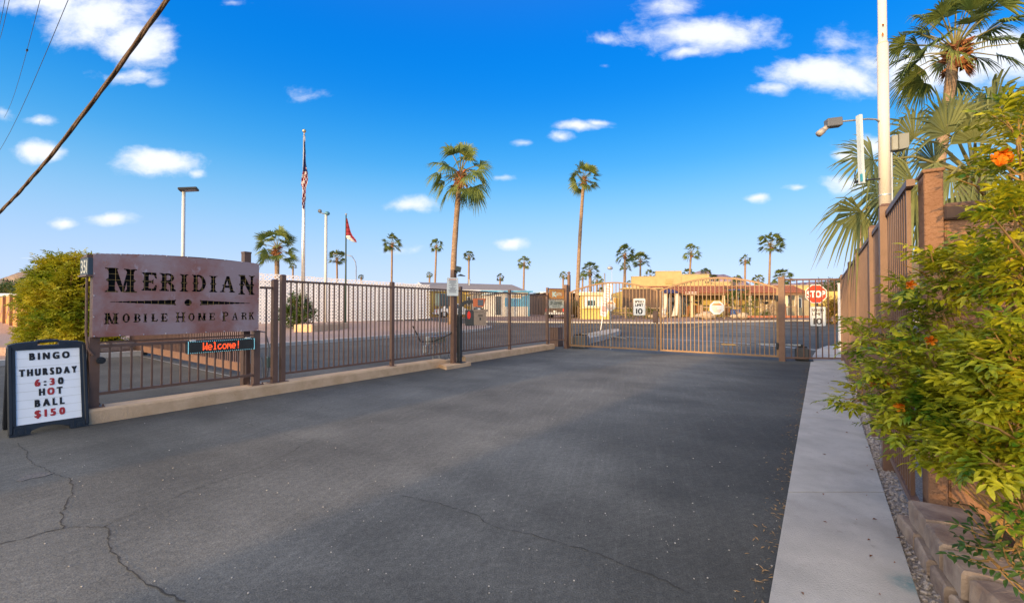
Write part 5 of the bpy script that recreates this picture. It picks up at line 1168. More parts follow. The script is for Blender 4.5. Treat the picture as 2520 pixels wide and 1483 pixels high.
# ================================================================ POLES, FLAGS, WIRES
def gp(px, Y): return V(((px-1260)/F/math.cos(PITCH)*Y, Y, gz(Y)))
def pole(name, label, cat, pb, r0, r1, ztop, m, taper=True):
    q = thing(name, label, cat, pb); mb = MB(); mb.tube([pb-V((0, 0, .1)), V((pb.x, pb.y, pb.z+(ztop-pb.z)*.5)), V((pb.x, pb.y, ztop))], [r0, (r0+r1)/2, r1], 12); mb.build('pole', m, q, smooth=True); return q
CREAM = mat('cream_pole_paint', (.62, .60, .55), .45, .05, 3)
p = G(745, 813); ALU = mat('brushed_aluminium', (.55, .55, .56), .35, .08, 4, metal=.7)
zt = ZY(333, p.y, 745); q = pole('flagpole', 'tall silver flagpole with a gold ball carrying the limp striped flag', 'flagpole', p, .14, .07, zt, ALU)
mb = MB(); mb.blob(V((p.x, p.y, zt+.28)), .12, 1, 12, 8, 0); mb.tube([V((p.x, p.y, zt)), V((p.x, p.y, zt+.2))], .03, 8); mb.build('ball_finial', mat('gold', (.6, .45, .25), .3, .05, metal=.8), q, smooth=True)
mb = MB(); mb.tube([V((p.x+.1, p.y-.12, zt-.1)), V((p.x+.12, p.y-.15, 1.5))], .01, 5); mb.build('halyard', WHT, q)
def flag(label, p, prof, mats, yo, depth=.10, nfold=9):
    """limp cloth: prof = rows of (z, xleft, xright); folds run down the cloth"""
    mb = MB(); n = 14; rows = []
    for r, (z, a, b) in enumerate(prof):
        rows.append([V((p.x+a+(b-a)*i/n, p.y+yo+depth*math.sin(i/n*nfold+r*.35)*(.4+.6*r/len(prof)), z)) for i in range(n+1)])
    for r in range(len(rows)-1):
        for i in range(n):
            mb.k = mats[1](r, i, len(rows), n); mb.add([rows[r][i], rows[r][i+1], rows[r+1][i+1], rows[r+1][i]], [(0, 1, 2, 3)])
    o = mb.build('flag', mats[0], None, (p.x, p.y, prof[0][0]), True); so = o.modifiers.new('s', 'SOLIDIFY'); so.thickness = .006; tag(o, label, 'flag'); return o
FR = mat('flag_red', (.26, .02, .035), .8, .1); FW = mat('flag_white', (.62, .60, .60), .8, .05); FB = mat('flag_navy', (.02, .03, .12), .8, .15)
def zy(y): return ZY(y, p.y, 745)
k = p.y/F; prof = []
for (y, a, b) in ((348, 3, 4.5), (375, 3, 8), (405, 2, 9), (425, 2, 12), (440, -1, 13), (455, -4, 12.5), (470, 1, 10), (488, 1, 9), (500, 1, 6), (515, 1, 4)): prof.append((zy(y), a*k, b*k))
fine = []
for (z0, a0, b0), (z1, a1, b1) in zip(prof, prof[1:]):
    for i in range(4): t = i/4; fine.append((z0+(z1-z0)*t, a0+(a1-a0)*t, b0+(b1-b0)*t))
fine.append(prof[-1])
flag('limp red and white striped flag with navy canton on the tall silver flagpole', p, fine, ([FR, FW, FB], lambda r, i, R_, n: 2 if r < R_*.32 and (i < 9 or r % 5) else ((r//2+i//3) % 2)), -.22)
p = G(850, 810); zt = ZY(530, p.y, 850); q = pole('flagpole', 'thin dark green flagpole carrying the small red flag', 'flagpole', p, .07, .04, zt, mat('dark_green_pole', (.03, .06, .05), .5, .1))
mb = MB(); mb.blob(V((p.x, p.y, zt+.08)), .07, 1, 8, 6, 0); mb.build('finial', GALV, q)
k = p.y/F; prof = [(ZY(y, p.y, 850), a*k, b*k) for y, a, b in ((538, 2, 4), (550, 1.5, 7), (562, 1.5, 10), (572, 1, 13), (580, 1, 17), (586, 2, 22), (591, 10, 26), (597, 22, 28))]
flag('small red and white flag blowing to the right from the thin dark flagpole', p, prof, ([FR, FW, FB], lambda r, i, R_, n: 1 if (r >= R_-4 and i < 9) else 0), -.1, .06, 7)
p = G(801, 811); p = gp(801, p.y); zt = ZY(527, p.y, 800); q = pole('camera_pole', 'white camera pole between the two flagpoles with two dome cameras', 'pole', p, .11, .085, zt, CREAM)
mb = MB(); c = V((p.x+.08, p.y, zt+.05)); mb.blob(c, (.17, .17, .14), 1, 12, 8, 0); mb.build('dome_camera', mat('teal_dome', (.10, .25, .32), .2, .1), q, smooth=True)
mb = MB(); mb.blob(c+V((-.5, 0, .16)), (.13, .13, .13), 1, 12, 8, 0); mb.tube([c+V((-.5, 0, .05)), c+V((-.1, 0, -.05))], .03, 6); mb.build('dome_camera', GREY, q, smooth=True)
a = G(870, 817); qb = G(775, 822); M = frame(G(768, 822), G(858, 812)-G(768, 822)); l = (G(858, 812)-G(768, 822)).length
t = thing('stone_planter', 'long low tan block planter at the foot of the white camera pole', 'planter', M @ V((l/2, 0, 0))); mb = MB(M); mb.bevbox(0, 0, -.1, l, 1.2, .55, .05); mb.build('wall', CURB, t); mb = MB(M); mb.box(.2, .2, .55, l-.2, 1.0, .57); mb.build('soil', DIRT, t)
p = gp(449, 26); zt = ZY(472, 26, 450); q = pole('street_lamp', 'white area light pole with a tilted dark flood head above the rusted sign', 'street lamp', p, .11, .085, zt, CREAM)
M = frame(V((p.x, p.y, zt)), (1, .45)); mb = MB(M @ Matrix.Rotation(R(-9), 4, 'Y')); mb.bevbox(-.22, -.32, .06, .72, .32, .20, .03); mb.build('lamp_head', DK, q); mb = MB(M @ Matrix.Rotation(R(-9), 4, 'Y')); mb.box(-.05, -.26, .045, .62, .26, .058); mb.build('lens', mat('lamp_lens', (.2, .2, .2), .2, .1), q)
mb = MB(M); mb.tube([(0, 0, -.15), (0, 0, .07)], [.09, .05], 8); mb.build('bracket', GREY, q)
p = gp(876, 78); zt = ZY(645, 78, 876); q = thing('street_lamp', 'distant curved arm street lamp rising behind the lattice screen', 'street lamp', p)
mb = MB(); mb.tube([p, V((p.x, p.y, zt-1)), V((p.x-.1, p.y, zt)), V((p.x-.7, p.y, zt+1.0)), V((p.x-2.6, p.y, zt+1.5))], [.14, .1, .09, .08, .06], 8); mb.build('pole', GALV, q); mb = MB(); mb.blob(V((p.x-3.3, p.y, zt+1.45)), (.9, .25, .15), 1, 10, 6, 0); mb.build('lamp_head', GREY, q)
p = gp(1506, 75); zt = ZY(658, 75, 1506); q = thing('street_lamp', 'distant street lamp head hanging above the kiosk', 'street lamp', p); mb = MB(); mb.tube([p, V((p.x, p.y, zt-.6)), V((p.x-.1, p.y, zt+.3)), V((p.x-.5, p.y, zt+.5))], .025, 6); mb.build('pole', GALV, q); mb = MB(); mb.blob(V((p.x-.3, p.y, zt-.1)), (.5, .3, .3), 1, 10, 6, 0); mb.build('lamp_head', GALV, q)
p = gp(1770/1.19+.0, 55); p = gp(1771, 55); p = gp(1489, 55); q = pole('utility_pole', 'thin pale pole standing behind the kiosk', 'pole', gp(1771/1.0 if 0 else 1488+283*0, 55), .1, .09, ZY(672, 55), GALV)
# white pole on the right
p = V(((2183-1260)/F*4.0, 4.0, 0)); p = MR @ V((scol(MR, 2181, -.03), -.03, 0)); Yp = p.y; WM = mat('white_pole_paint', (.62, .585, .52), .4, .04, 2, col2=None)
q = thing('light_pole', 'tall white pole with a painted brown base standing in the long side fence', 'light pole', p); x = p.x; r = .047
mb = MB(); mb.tube([p, V((x, p.y, 2.35))], .052, 20); mb.build('painted_base', BR, q, smooth=True)
z2 = ZY(110, Yp, 2175); mb = MB(); mb.tube([V((x, p.y, 2.351)), V((x, p.y, z2))], .047, 24); mb.build('lower_shaft', WM, q, smooth=True); mb = MB(); mb.tube([V((x, p.y, z2)), V((x, p.y, z2+.03)), V((x, p.y, z2+2.4))], [.047, .037, .036], 24); mb.build('upper_shaft', WM, q, smooth=True)
mb = MB(); mb.tube([V((x+.045, p.y-.03, .2)), V((x+.045, p.y-.03, ZY(378, Yp, 2190)))], .010, 8); z = ZY(482, Yp, 2190); mb.tube([V((x, p.y, z)), V((x, p.y, z+.012))], .051, 20); mb.build('conduit', GALV, q)
def wp(px, py, Y=Yp): return W(px, py, Y)
for s, (px, py, l) in enumerate(((2173, 62, .05), (2172, 85, .02))): a = wp(px, py, Yp-.05); mb = MB(); mb.blob(a, (.012, .006, .02 if s else .010), s, 8, 5, .3); mb.build('rust_spot', mat('rust_spot', (.35, .13, .05), .9, .2, 30), q)
q2 = thing('junction_box', 'grey two-part junction box mounted on the white pole', 'electrical box', wp(2207, 350))
M = frame(wp(2192, 372), (1, -.35)); mb = MB(M); mb.bevbox(.0, -.03, 0, .055, .07, .15, .008); mb.build('box', mat('grey_box', (.26, .27, .24), .5, .1), q2); mb = MB(M); mb.prism([(.057, .0), (.125, .01), (.135, .03), (.135, .155), (.057, .152)], -.035, .07); mb.build('cover', mat('grey_box2', (.20, .21, .19), .5, .1), q2)
q2 = thing('security_camera', 'grey bullet security camera on a bent arm left of the white pole', 'security camera', wp(2075, 298))
mb = MB(); mb.tube([wp(2165, 300), wp(2155, 294), wp(2135, 293), wp(2105, 296), wp(2070, 299)], .0085, 8); mb.build('arm', GREY, q2, smooth=True)
M = frame(wp(2032, 316), (1, -.15)); mb = MB(M @ Matrix.Rotation(R(-4), 4, 'Y')); mb.bevbox(.0, -.05, .0, .135, .03, .082, .006); mb.build('junction', mat('dark_grey_box', (.11, .12, .14), .5, .1), q2)
mb = MB(); a = wp(2036, 312); b = wp(2014, 331); mb.tube([a, lerp(a, b, .5)], .024, 12); mb.tube([lerp(a, b, .5), b], .031, 14); mb.build('camera_body', mat('camera_shell', (.35, .32, .30), .4, .1), q2, smooth=True)
q2 = thing('antenna_panel', 'thin pale vertical antenna panel hanging left of the white pole', 'antenna', wp(2116, 450))
mb = MB(); a = wp(2114, 284, Yp-.06); b = wp(2121, 452, Yp-.06); mb.bar(a, b, .028, .05); mb.build('panel', mat('pale_panel', (.50, .58, .62), .4, .08, 4), q2); mb = MB(); a = wp(2119.5, 428, Yp-.10); b = wp(2120.5, 446, Yp-.10); mb.bar(a, b, .012, .02); mb.build('blue_label', mat('teal_label', (.05, .3, .4), .5, .05), q2)
mb = MB(); mb.tube([wp(2168, 440), wp(2150, 441), wp(2108, 447)], .008, 8); mb.tube([wp(2118, 446), wp(2104, 448)], .014, 8); mb.tube([wp(2106, 420), wp(2103, 432), wp(2106, 447)], .005, 6); mb.build('lower_arm', DK, q2)
# overhead lines
rd = random.Random(8); a = W(440, -40, 4.2); b = W(-40, 562, 8.0); mb = MB(); n = 60
for s in range(3):
    pts = []
    for i in range(n+1):
        t = i/n; c = lerp(a, b, t)-V((0, 0, .16*math.sin(math.pi*t))); an = t*26+s*2.09+.8*math.sin(t*9); pts.append(c+V((.014*math.cos(an), .006*math.sin(an), .014*math.sin(an))))
    mb.tube(pts, .0135 if s else .017, 7)
o = mb.build('power_cable', mat('weathered_cable', (.055, .04, .028), .8, .3, 30, col2=(.16, .10, .06), bump=.4), None, a, True); tag(o, 'thick twisted overhead cable slanting across the upper left sky', 'overhead cable')
for i, (x0, y0, x1, y1, Ya, Yb) in enumerate(((170, -5, -30, 410, 10, 26), (100, -5, 10, 290, 12, 28), (24, -5, -20, 120, 12, 20), (13, -5, -20, 90, 12, 19))):
    a, b = W(x0, y0, Ya), W(x1, y1, Yb); mb = MB(); mb.tube([lerp(a, b, t/8)-V((0, 0, .5*math.sin(math.pi*t/8))) for t in range(9)], .007, 5)
    if i < 2: c = lerp(a, b, .88 if i == 0 else .2)-V((0, 0, .5*math.sin(math.pi*(.88 if i == 0 else .2)))); d = (b-a).normalized(); mb.tube([c-d*.09, c+d*.09], .03, 6)
    o = mb.build('overhead_wire', DK, None, a); tag(o, ('thin overhead wire nearest the thick cable in the upper left sky', 'thin overhead wire second from the thick cable', 'short thin wire third from the thick cable in the left corner', 'outermost short thin wire in the top left corner')[i], 'overhead wire', 'thin overhead wires')
# ================================================================ PALMS
def fan(mb, o, d, up, Rf, nl, spread, droop, rd, wid=1.0, segs=3):
    d = d.normalized(); s = d.cross(up); s = s.normalized() if s.length > .05 else d.orthogonal().normalized(); nrm = s.cross(d).normalized()
    for i in range(nl):
        t = (i+.5)/nl*2-1; a = t*spread; L_ = Rf*(1-.22*abs(t)**2)*rd.uniform(.88, 1.08); ww = Rf*spread/nl*.62*wid
        ld_ = (d*math.cos(a)+s*math.sin(a)+nrm*(.22*abs(t)+rd.uniform(-.04, .04))).normalized(); side = (-d*math.sin(a)+s*math.cos(a)).normalized()
        tw = nrm*(.25 if i % 2 else -.25); dr = droop*rd.uniform(.6, 1.4); P = []
        prof = ((0, .12), (.5, 1.0), (.80, .55), (1.0, .06)) if segs == 3 else ((0, .15), (.55, 1.0), (1.0, .1))
        for f, k in prof:
            c = o+ld_*L_*f+V((0, 0, -1))*(dr*L_*max(0, f-.35)**1.7*1.6); sd = (side+tw).normalized()*ww*k; P += [c-sd, c+sd]
        mb.add(P, [(2*j, 2*j+1, 2*j+3, 2*j+2) for j in range(len(prof)-1)])
def palm_crown(seed, nf, nl, Rc, hi=True, droopy=1.0, low=-45, fs_k=1.0):
    """leaf and boot meshes about the origin (the growing point)"""
    rd = random.Random(seed); lf = MB(); st = MB(); bt = MB()
    for i in range(nf):
        t = (i+.5)/nf; e = R(88-(88-low)*t**.85+rd.uniform(-9, 9)); az = i*2.39996+rd.uniform(-.25, .25)
        d = V((math.cos(az)*math.cos(e), math.sin(az)*math.cos(e), math.sin(e))); pl = Rc*rd.uniform(.50, .72); Rf = Rc*rd.uniform(.34, .46)*fs_k
        o = V((0, 0, -.05*Rc*t*3)); m = o+d*pl*.55; e2 = m+(d+V((0, 0, -.25*droopy))).normalized()*pl*.5
        st.tube([o, m, e2], [.028*Rc/1.7, .018*Rc/1.7, .012*Rc/1.7], 4 if not hi else 5, False)
        fan(lf, e2, (d+V((0, 0, -.38*droopy))), V((rd.uniform(-.9, .9), rd.uniform(-1.3, .5), 1)), Rf, nl, R(82), .5*droopy*rd.uniform(.5, 1.6), rd, segs=3 if hi else 2)
    k = Rc/1.7
    for i in range(46 if hi else 18):
        a = rd.uniform(0, 6.28); z = -rd.uniform(.0, .75)*k; r = .20*k*(1+.4*rd.random()); c = V((math.cos(a)*r*.7, math.sin(a)*r*.7, z)); o = V((math.cos(a), math.sin(a), rd.uniform(-.2, .9)))
        e = c+o*rd.uniform(.12, .30)*k; s = V((-math.sin(a), math.cos(a), 0))*.06*k; bt.add([c-s, c+s, e+s*.5, e-s*.5+V((0, 0, .03)), c+V((0, 0, .12*k))+s, c+V((0, 0, .12*k))-s], [(0, 1, 2, 3), (3, 2, 4, 5), (0, 3, 5), (1, 4, 2)])
    for i in range(int(nf*.22)):      # dead hanging fronds
        a = rd.uniform(0, 6.28); c = V((math.cos(a)*.15*k, math.sin(a)*.15*k, -.45*k)); fan(bt, c, V((math.cos(a)*.5, math.sin(a)*.5, -1)), V((math.cos(a), math.sin(a), 0)), Rc*.32, max(5, nl//2), R(38), .1, rd, 1.2, 2)
    return lf, st, bt
STM = mat('palm_stalk', (.22, .20, .07), .6, .2, 6)
def mesh_of(mb, name, m, smooth=False):
    o = mb.build(name, m, smooth=smooth); me = o.data; bpy.data.objects.remove(o); return me
PC = []
for sd in range(5):
    lf, st, bt = palm_crown(20+sd, 25+2*sd, 12, 1.7, False, .6+.15*(sd % 3), -42+7*sd, 1.3); PC.append((mesh_of(lf, 'fronds', PLEAF), mesh_of(st, 'stalks', STM), mesh_of(bt, 'boots', BOOT)))
def part(name, me, parent, loc=(0, 0, 0), sc=1, rz=0):
    o = bpy.data.objects.new(name, me); COL.objects.link(o); o.parent = parent; o.location = loc; o.scale = (sc, sc, sc); o.rotation_euler = (0, 0, rz); ORG[o] = ORG[parent]; return o
def palm(label, cpx, cpy, rpx, Y, bpx=None, seed=0, tr=.17, meshes=None, group='fan palms across the mobile home park', tz=None, bulge=False, curve=0):
    """crown centre pixel, crown radius in pixels, depth; trunk foot column bpx"""
    rc = rpx*Y/F; c = W(cpx, cpy, Y); b = gp(bpx if bpx is not None else cpx, Y); q = thing('fan_palm', label, 'palm tree', b, group); sc = rc/1.7
    mb = MB(); n = 12; pts = []; rr = []
    for i in range(n+1):
        t = i/n; x = b.x+(c.x-b.x)*t+curve*math.sin(math.pi*t); y = b.y; pts.append(V((x, y, b.z-.1+(c.z-.3*sc-b.z)*t))); rr.append(tr*(1.45-.45*min(1, t*6))*(1-.25*t)*(1.05 if i % 2 else .97))
    mb.tube(pts, rr, 10); mb.build('trunk', TRUNK, q, smooth=True)
    ms = meshes or PC[seed % 5]; o = c-b-V((0, 0, .42*sc)); rz = seed*1.7
    for nm, me in zip(('crown', 'stalks', 'boots'), ms): part(nm, me, q, o, sc, rz)
    return q
hero1 = palm_crown(3, 32, 20, 1.7, True, 1.15, -40, 1.2); H1 = (mesh_of(hero1[0], 'crown', PLEAF2), mesh_of(hero1[1], 'stalks', STM), mesh_of(hero1[2], 'boots', BOOT))
hero2 = palm_crown(9, 31, 20, 1.7, True, .7, -36, 1.35); H2 = (mesh_of(hero2[0], 'crown', PLEAF2), mesh_of(hero2[1], 'stalks', STM), mesh_of(hero2[2], 'boots', BOOT))
palm('tallest central fan palm leaning right above the brown notice post', 1134, 405, 80, 34, 1112, 0, .24, H1, curve=-.15)
palm('slender tall fan palm rising beside the left hinge post of the gate', 1437, 428, 38, 45, 1419, 1, .21, H2, curve=-.1)
palm('stocky fan palm just behind the left end of the lattice screen', 682, 596, 50, 39, 682, 2, .24, H2)
for i, (l, a) in enumerate((
 ('mid height fan palm seen between the white camera pole and dark flagpole', (829, 630, 22, 75, 831)), ('tiny far fan palm between the stocky palm and the silver flagpole', (721, 653, 9, 160, 720)),
 ('fan palm standing right of the red flag above the lattice screen', (965, 592, 24, 70, 963)), ('thin tall fan palm left of the central palm trunk', (1074, 599, 17, 100, 1068)),
 ('tiny low fan palm left of the central palm trunk above the yellow roof', (1057, 674, 8, 150, 1057)), ('tiny low fan palm peeking over the lattice screen right of the red flag', (889, 680, 7, 170, 889)),
 ('thin fan palm right of the central palm trunk', (1154, 627, 15, 100, 1153)), ('tiny short fan palm above the blue roof right of the central palm', (1231, 680, 10, 150, 1228)),
 ('fan palm with a lump on its trunk above the blue banded home', (1290, 642, 17, 95, 1287)), ('small fan palm beside the thin camera pole at the left hinge post', (1386, 675, 11, 120, 1385)),
 ('small thin fan palm just right of the slender tall palm', (1434, 681, 10, 120, 1432)), ('thick trunked fan palm rising behind the kiosk', (1452, 660, 24, 62, 1453)),
 ('bushy small fan palm right of the thick trunked palm behind the kiosk', (1469, 685, 13, 110, 1469)), ('smallest fan palm beside the thin pale pole behind the kiosk', (1482, 691, 8, 130, 1480)),
 ('fan palm with a brown skirt left of the clubhouse parapet', (1538, 618, 25, 60, 1534)), ('dark crowned fan palm left of the clubhouse parapet', (1576, 636, 23, 66, 1575)),
 ('smaller fan palm half hidden behind the skirted palm', (1539, 654, 14, 90, 1537)), ('low fan palm crown resting on the lower clubhouse parapet', (1600, 674, 16, 80, 1600)),
 ('leaning fan palm rising behind the top of the clubhouse', (1701, 615, 23, 62, 1690)), ('low fan palm crown behind the leaning palm on the clubhouse roof', (1694, 672, 17, 75, 1694)),
 ('low fan palm crown right of the highest parapet against the mountain', (1737, 669, 14, 80, 1737)), ('small fan palm where the parapet ends before the mountain', (1757, 683, 11, 85, 1757)),
 ('thin fan palm above the mountain ridge between gate arch and hinge post', (1834, 636, 14, 90, 1832)), ('tiny fan palm right of the pointed mountain', (1815, 683, 10, 100, 1815)),
 ('small fan palm above the right gate arch end', (1866, 685, 14, 90, 1866)), ('tall thin fan palm with a dark foot left of the right hinge post', (1896, 594, 30, 62, 1890)),
 ('low bright fan palm crown directly behind the right hinge post', (1927, 677, 25, 60, 1927)), ('tiny fan palm just above the kiosk roof', (1493, 714, 10, 90, 1493)),
 ('tiny fan palm crown left of the clubhouse parapet edge', (1549, 695, 8, 110, 1549)), ('young fan palm low behind the kiosk roof', (1480, 716, 14, 60, 1480)), ('distant fan palm over the trailer at the left edge', (78, 694, 26, 62, 78)), ('dark distant fan palm beside the trailer at the left edge', (20, 706, 16, 110, 20)), ('pale distant fan palm between trailer and leafy shrub', (58, 700, 12, 90, 58)))):
    palm(l, *a[:4], a[4], i+3, tr=max(.13, .0026*a[3]*1.0 if a[3] > 60 else .17)*(1.7 if i == 11 else 1))
H3c = palm_crown(15, 36, 28, 1.7, True, .9, -16, 1.15); H3 = (mesh_of(H3c[0], 'crown', PLEAF2), mesh_of(H3c[1], 'stalks', STM), mesh_of(H3c[2], 'boots', BOOT))
palm('big tall fan palm with an orange brown skirt at the upper right corner', 2349, 82, 142, 12.8, 2190, 1, .17, H3, curve=.25)
palm('small far fan palm with thin trunk hanging under the large fronds', 2122, 540, 26, 30, 2100, 3, .10)
# low fan palm with long loose fronds behind the side fence
rd = random.Random(44); c = W(2400, 430, 7.0); b = V((c.x, c.y, 0)); q = thing('fan_palm', 'low broad fan palm with long loose fronds behind the side fence', 'palm tree', b)
mb = MB(); mb.tube([b, V((c.x, c.y, c.z*.5)), c], [.3, .24, .2], 10); mb.build('trunk', TRUNK, q); lf = MB(); st = MB()
for (px, py, dy_, R_, ax, ay) in ((2150, 395, -.3, .75, -1, .1), (2120, 520, 0, .9, -1, -.45), (2250, 340, .2, .9, -.6, .8), (2330, 330, -.3, .95, -.3, 1), (2440, 290, .1, 1.1, .25, 1), (2250, 450, -.4, .9, -1, -.2), (2340, 430, -.6, .85, -.5, -.5), (2430, 400, -.5, 1.0, .2, -.6), (2470, 330, .3, 1.0, .6, .5), (2200, 470, .3, .9, -1, -.5), (2300, 400, .3, .8, -.4, .3), (2400, 350, -.5, .9, 0, .7), (2280, 500, -.2, .8, -.6, -.8), (2380, 480, -.3, .8, .1, -1), (2500, 420, .2, 1.0, .8, -.2), (2330, 520, .2, .7, -.2, -1), (2230, 400, .6, .8, -.9, .3), (2460, 470, .5, .9, .5, -.6), (2370, 300, .5, .9, -.1, 1)):
    e = W(px, py, 7.0+dy_); o = c+(e-c)*.12; m = lerp(o, e, .55)+V((0, 0, .15)); st.tube([o, m, e], [.03, .02, .014], 5); fan(lf, e, V((ax, rd.uniform(-.4, .1), ay)), V((rd.uniform(-.3, .3), -1, .4)), R_*rd.uniform(.9, 1.1), 34, R(88), rd.uniform(.35, .9), rd, .9)
lf.build('fronds', mat('palm_leaf_pale', (.09, .12, .045), .5, 0, 1.1, col2=(.25, .27, .09), trans=.3), q); st.build('stalks', STM, q)
rd = random.Random(77)
mb = MB()
for i in range(46):
    t = rd.random()*.9-.05; p = lerp(lerp(s0, s1, t), lerp(s2, s3, t), rd.random()**.4); a = rd.uniform(0, 6.28); l = rd.uniform(.008, .02); d = V((math.cos(a), math.sin(a), 0))*l; n = V((-d.y, d.x, 0))*.45
    mb.add([p-d+V((0, 0, .040)), p-n+V((0, 0, .048)), p+d+V((0, 0, .042)), p+n+V((0, 0, .046))], [(0, 1, 2, 3)])
o = mb.build('fallen_leaves', mat('brown_leaf', (.20, .08, .03), .8, .4, 20)); tag(o, 'a few fallen brown leaves scattered on the pale sidewalk', 'fallen leaves', kind='stuff')
# ================================================================ SHRUBS
def leaflet(mb, p, d, n, L_, w_):
    s = d.cross(n); s = s.normalized()*w_; m1 = p+d*L_*.35-n*L_*.02; m2 = p+d*L_*.7-n*L_*.08; e = p+d*L_-n*L_*.22
    mb.add([p, m1+s+n*w_*.35, m1-n*.0, m1-s+n*w_*.35, m2+s*.75, m2-s*.75, e], [(0, 1, 2), (0, 2, 3), (1, 4, 2), (2, 4, 5), (2, 5, 3), (4, 6, 5)])
def rv(rd): 
    while 1:
        v = V((rd.uniform(-1, 1), rd.uniform(-1, 1), rd.uniform(-1, 1)))
        if .1 < v.length < 1: return v.normalized()
def sprig(lf, tw, p, d, L_, ll, rd, npair=6, comp=True, tr=.004):
    """a twig with opposite leaves; comp = each leaf made of several leaflets"""
    q = p; pts = [p]; up = V((0, 0, 1)); k = L_/npair; dd = d.copy()
    for i in range(npair):
        dd = (dd+rv(rd)*.16+up*.05).normalized(); q = q+dd*k; pts.append(q); s = dd.cross(up); s = s.normalized() if s.length > .1 else V((1, 0, 0)); ang = rd.uniform(-.6, .6); s = (s*math.cos(ang)+s.cross(dd)*math.sin(ang)).normalized()
        for sg in (-1, 1):
            ld_ = (s*sg+dd*.55+rv(rd)*.35+V((0, 0, -.12))).normalized(); nn = (up+rv(rd)*.55).normalized(); nn = (nn-ld_*nn.dot(ld_)).normalized()
            if comp:
                r = q; rl = ll*1.9*rd.uniform(.7, 1.1); b = ld_.cross(nn)
                for j in range(3):
                    c = r+ld_*rl*(.3+.3*j)
                    for s2 in (-1, 1): leaflet(lf, c, (b*s2+ld_*.7+rv(rd)*.2).normalized(), (nn+rv(rd)*.35).normalized(), ll*rd.uniform(.7, 1.1), ll*.17)
                leaflet(lf, r+ld_*rl, ld_, nn, ll*1.1, ll*.18)
            else: leaflet(lf, q, ld_, nn, ll*rd.uniform(.7, 1.2), ll*.2)
    leaflet(lf, q, dd, up if abs(dd.z) < .9 else V((1, 0, 0)), ll*1.1, ll*.2)
    tw.tube(pts, [tr*(1-.6*i/len(pts)) for i in range(len(pts))], 4, False)
def shrub(name, label, cat, base, blobs, ll, mleaf, mtw, comp=True, seed=1, group=None, flowers=0, npair=6, Lt=None):
    rd = random.Random(seed); q = thing(name, label, cat, base, group); lf = MB(); tw = MB(); fl = []
    for (c, r, n) in blobs:
        r = V(r) if hasattr(r, '__len__') else V((r, r, r)); m = V(base).lerp(c, .5)+rv(rd)*.1*r.length
        tw.tube([V(base)+rv(rd)*.03, m, c], [.02*r.length+.006, .014*r.length+.004, .005], 5, False)
        for i in range(n):
            u = rv(rd); k = rd.random()**.4; p = c+V((u.x*r.x, u.y*r.y, u.z*r.z))*k*.8; d = (u*.9+(c-V(base)).normalized()*.5+V((0, 0, .15))).normalized(); L_ = (Lt or r.length*.45)*rd.uniform(.7, 1.2)
            sprig(lf, tw, p, d, L_, ll, rd, npair, comp, .0035 if ll < .08 else .006)
            if i % 3 == 0: tw.tube([c, (c+p)/2+rv(rd)*.05, p], .004, 4, False)
            if rd.random() < flowers: fl.append(p+d*L_)
    lf.build('foliage', mleaf, q); tw.build('branches', mtw, q); return q, fl
LF1 = mat('shrub_leaf', (.05, .15, .012), .42, 0, 7, col2=(.52, .48, .02), trans=.28, thr=(.34, .62), det=8)
LF2 = mat('shrub_leaf_dark', (.03, .085, .02), .5, 0, 3, col2=(.11, .17, .025), trans=.2)
TW1 = mat('tan_twig', (.33, .20, .07), .8, .2, 9)
def wpt(x, y, Y): return W(x, y, Y)
BL = [(2505,330,2.1,45),(2485,400,2.2,38),(2515,430,2.0,50),(2505,500,2.15,42),(2520,560,1.9,55),(2495,560,2.2,36),
 (2460,640,2.35,36),(2375,672,2.5,30),(2315,705,2.55,34),(2330,690,2.35,55),(2420,660,2.2,50),(2500,680,1.95,55),
 (2262,765,2.6,40),(2320,770,2.45,48),(2235,825,2.6,34),(2135,828,2.7,20),(2185,832,2.65,22),(2265,850,2.45,42),(2525,810,1.85,40),(2490,735,2.0,38),
 (2225,905,2.5,38),(2165,960,2.6,30),(2120,978,2.65,20),(2240,930,2.35,60),(2310,925,2.2,38),(2380,950,2.05,60),(2460,955,1.9,50),(2510,900,1.8,50),
 (2210,990,2.4,40),(2280,1010,2.25,60),(2360,1040,2.05,65),(2440,1030,1.9,65),(2510,1010,1.75,60),(2290,1090,2.2,45),(2370,1120,2.0,60),(2450,1130,1.85,60),(2520,1120,1.7,60),
 (2450,1165,1.9,34),(2515,1190,1.75,42),(2540,700,1.9,60),(2560,950,1.8,80)]
root = V((2.62, 2.2, .18))
bl = []
for (x, y, Y, r) in BL: c = wpt(x, y, Y); rr_ = r*Y/F; rr_ *= .78; bl.append((c, (rr_, rr_*1.1, rr_*.9), max(3, int(r*r/330))))
q, fl = shrub('flowering_shrub', 'large yellow green flowering shrub with orange blooms against the brown block wall', 'shrub', root, bl, .054, LF1, TW1, True, 12, None, 0, 4, .13)
rd = random.Random(6); mb = MB()
for (x, y, Y, dx_, dy_) in ((2380,860,2.45,-90,-60),(2470,900,2.2,-150,-40),(2520,860,2.0,-140,10),(2500,760,2.1,-120,-70),(2420,480,2.3,-70,-40),(2300,700,2.5,-80,-50),(2520,1180,1.7,-110,-70),(2460,1240,1.8,-90,-40),(2530,640,1.8,-90,-110),(2280,900,2.4,-100,-30),(2500,1080,1.7,-120,-50),(2500,1180,1.8,-60,-50)):
    a = wpt(x, y, Y); b = wpt(x+dx_, y+dy_, Y-.12); m = lerp(a, b, .5)+rv(rd)*.02; mb = MB(); mb.tube([a, m, b], [.006, .004, .0015], 5); mb.build('long_twig', TW1, q)
FLW = mat('orange_petal', (.85, .22, .015), .5, 0, 30, col2=(.95, .42, .03), trans=.3); rd = random.Random(2)
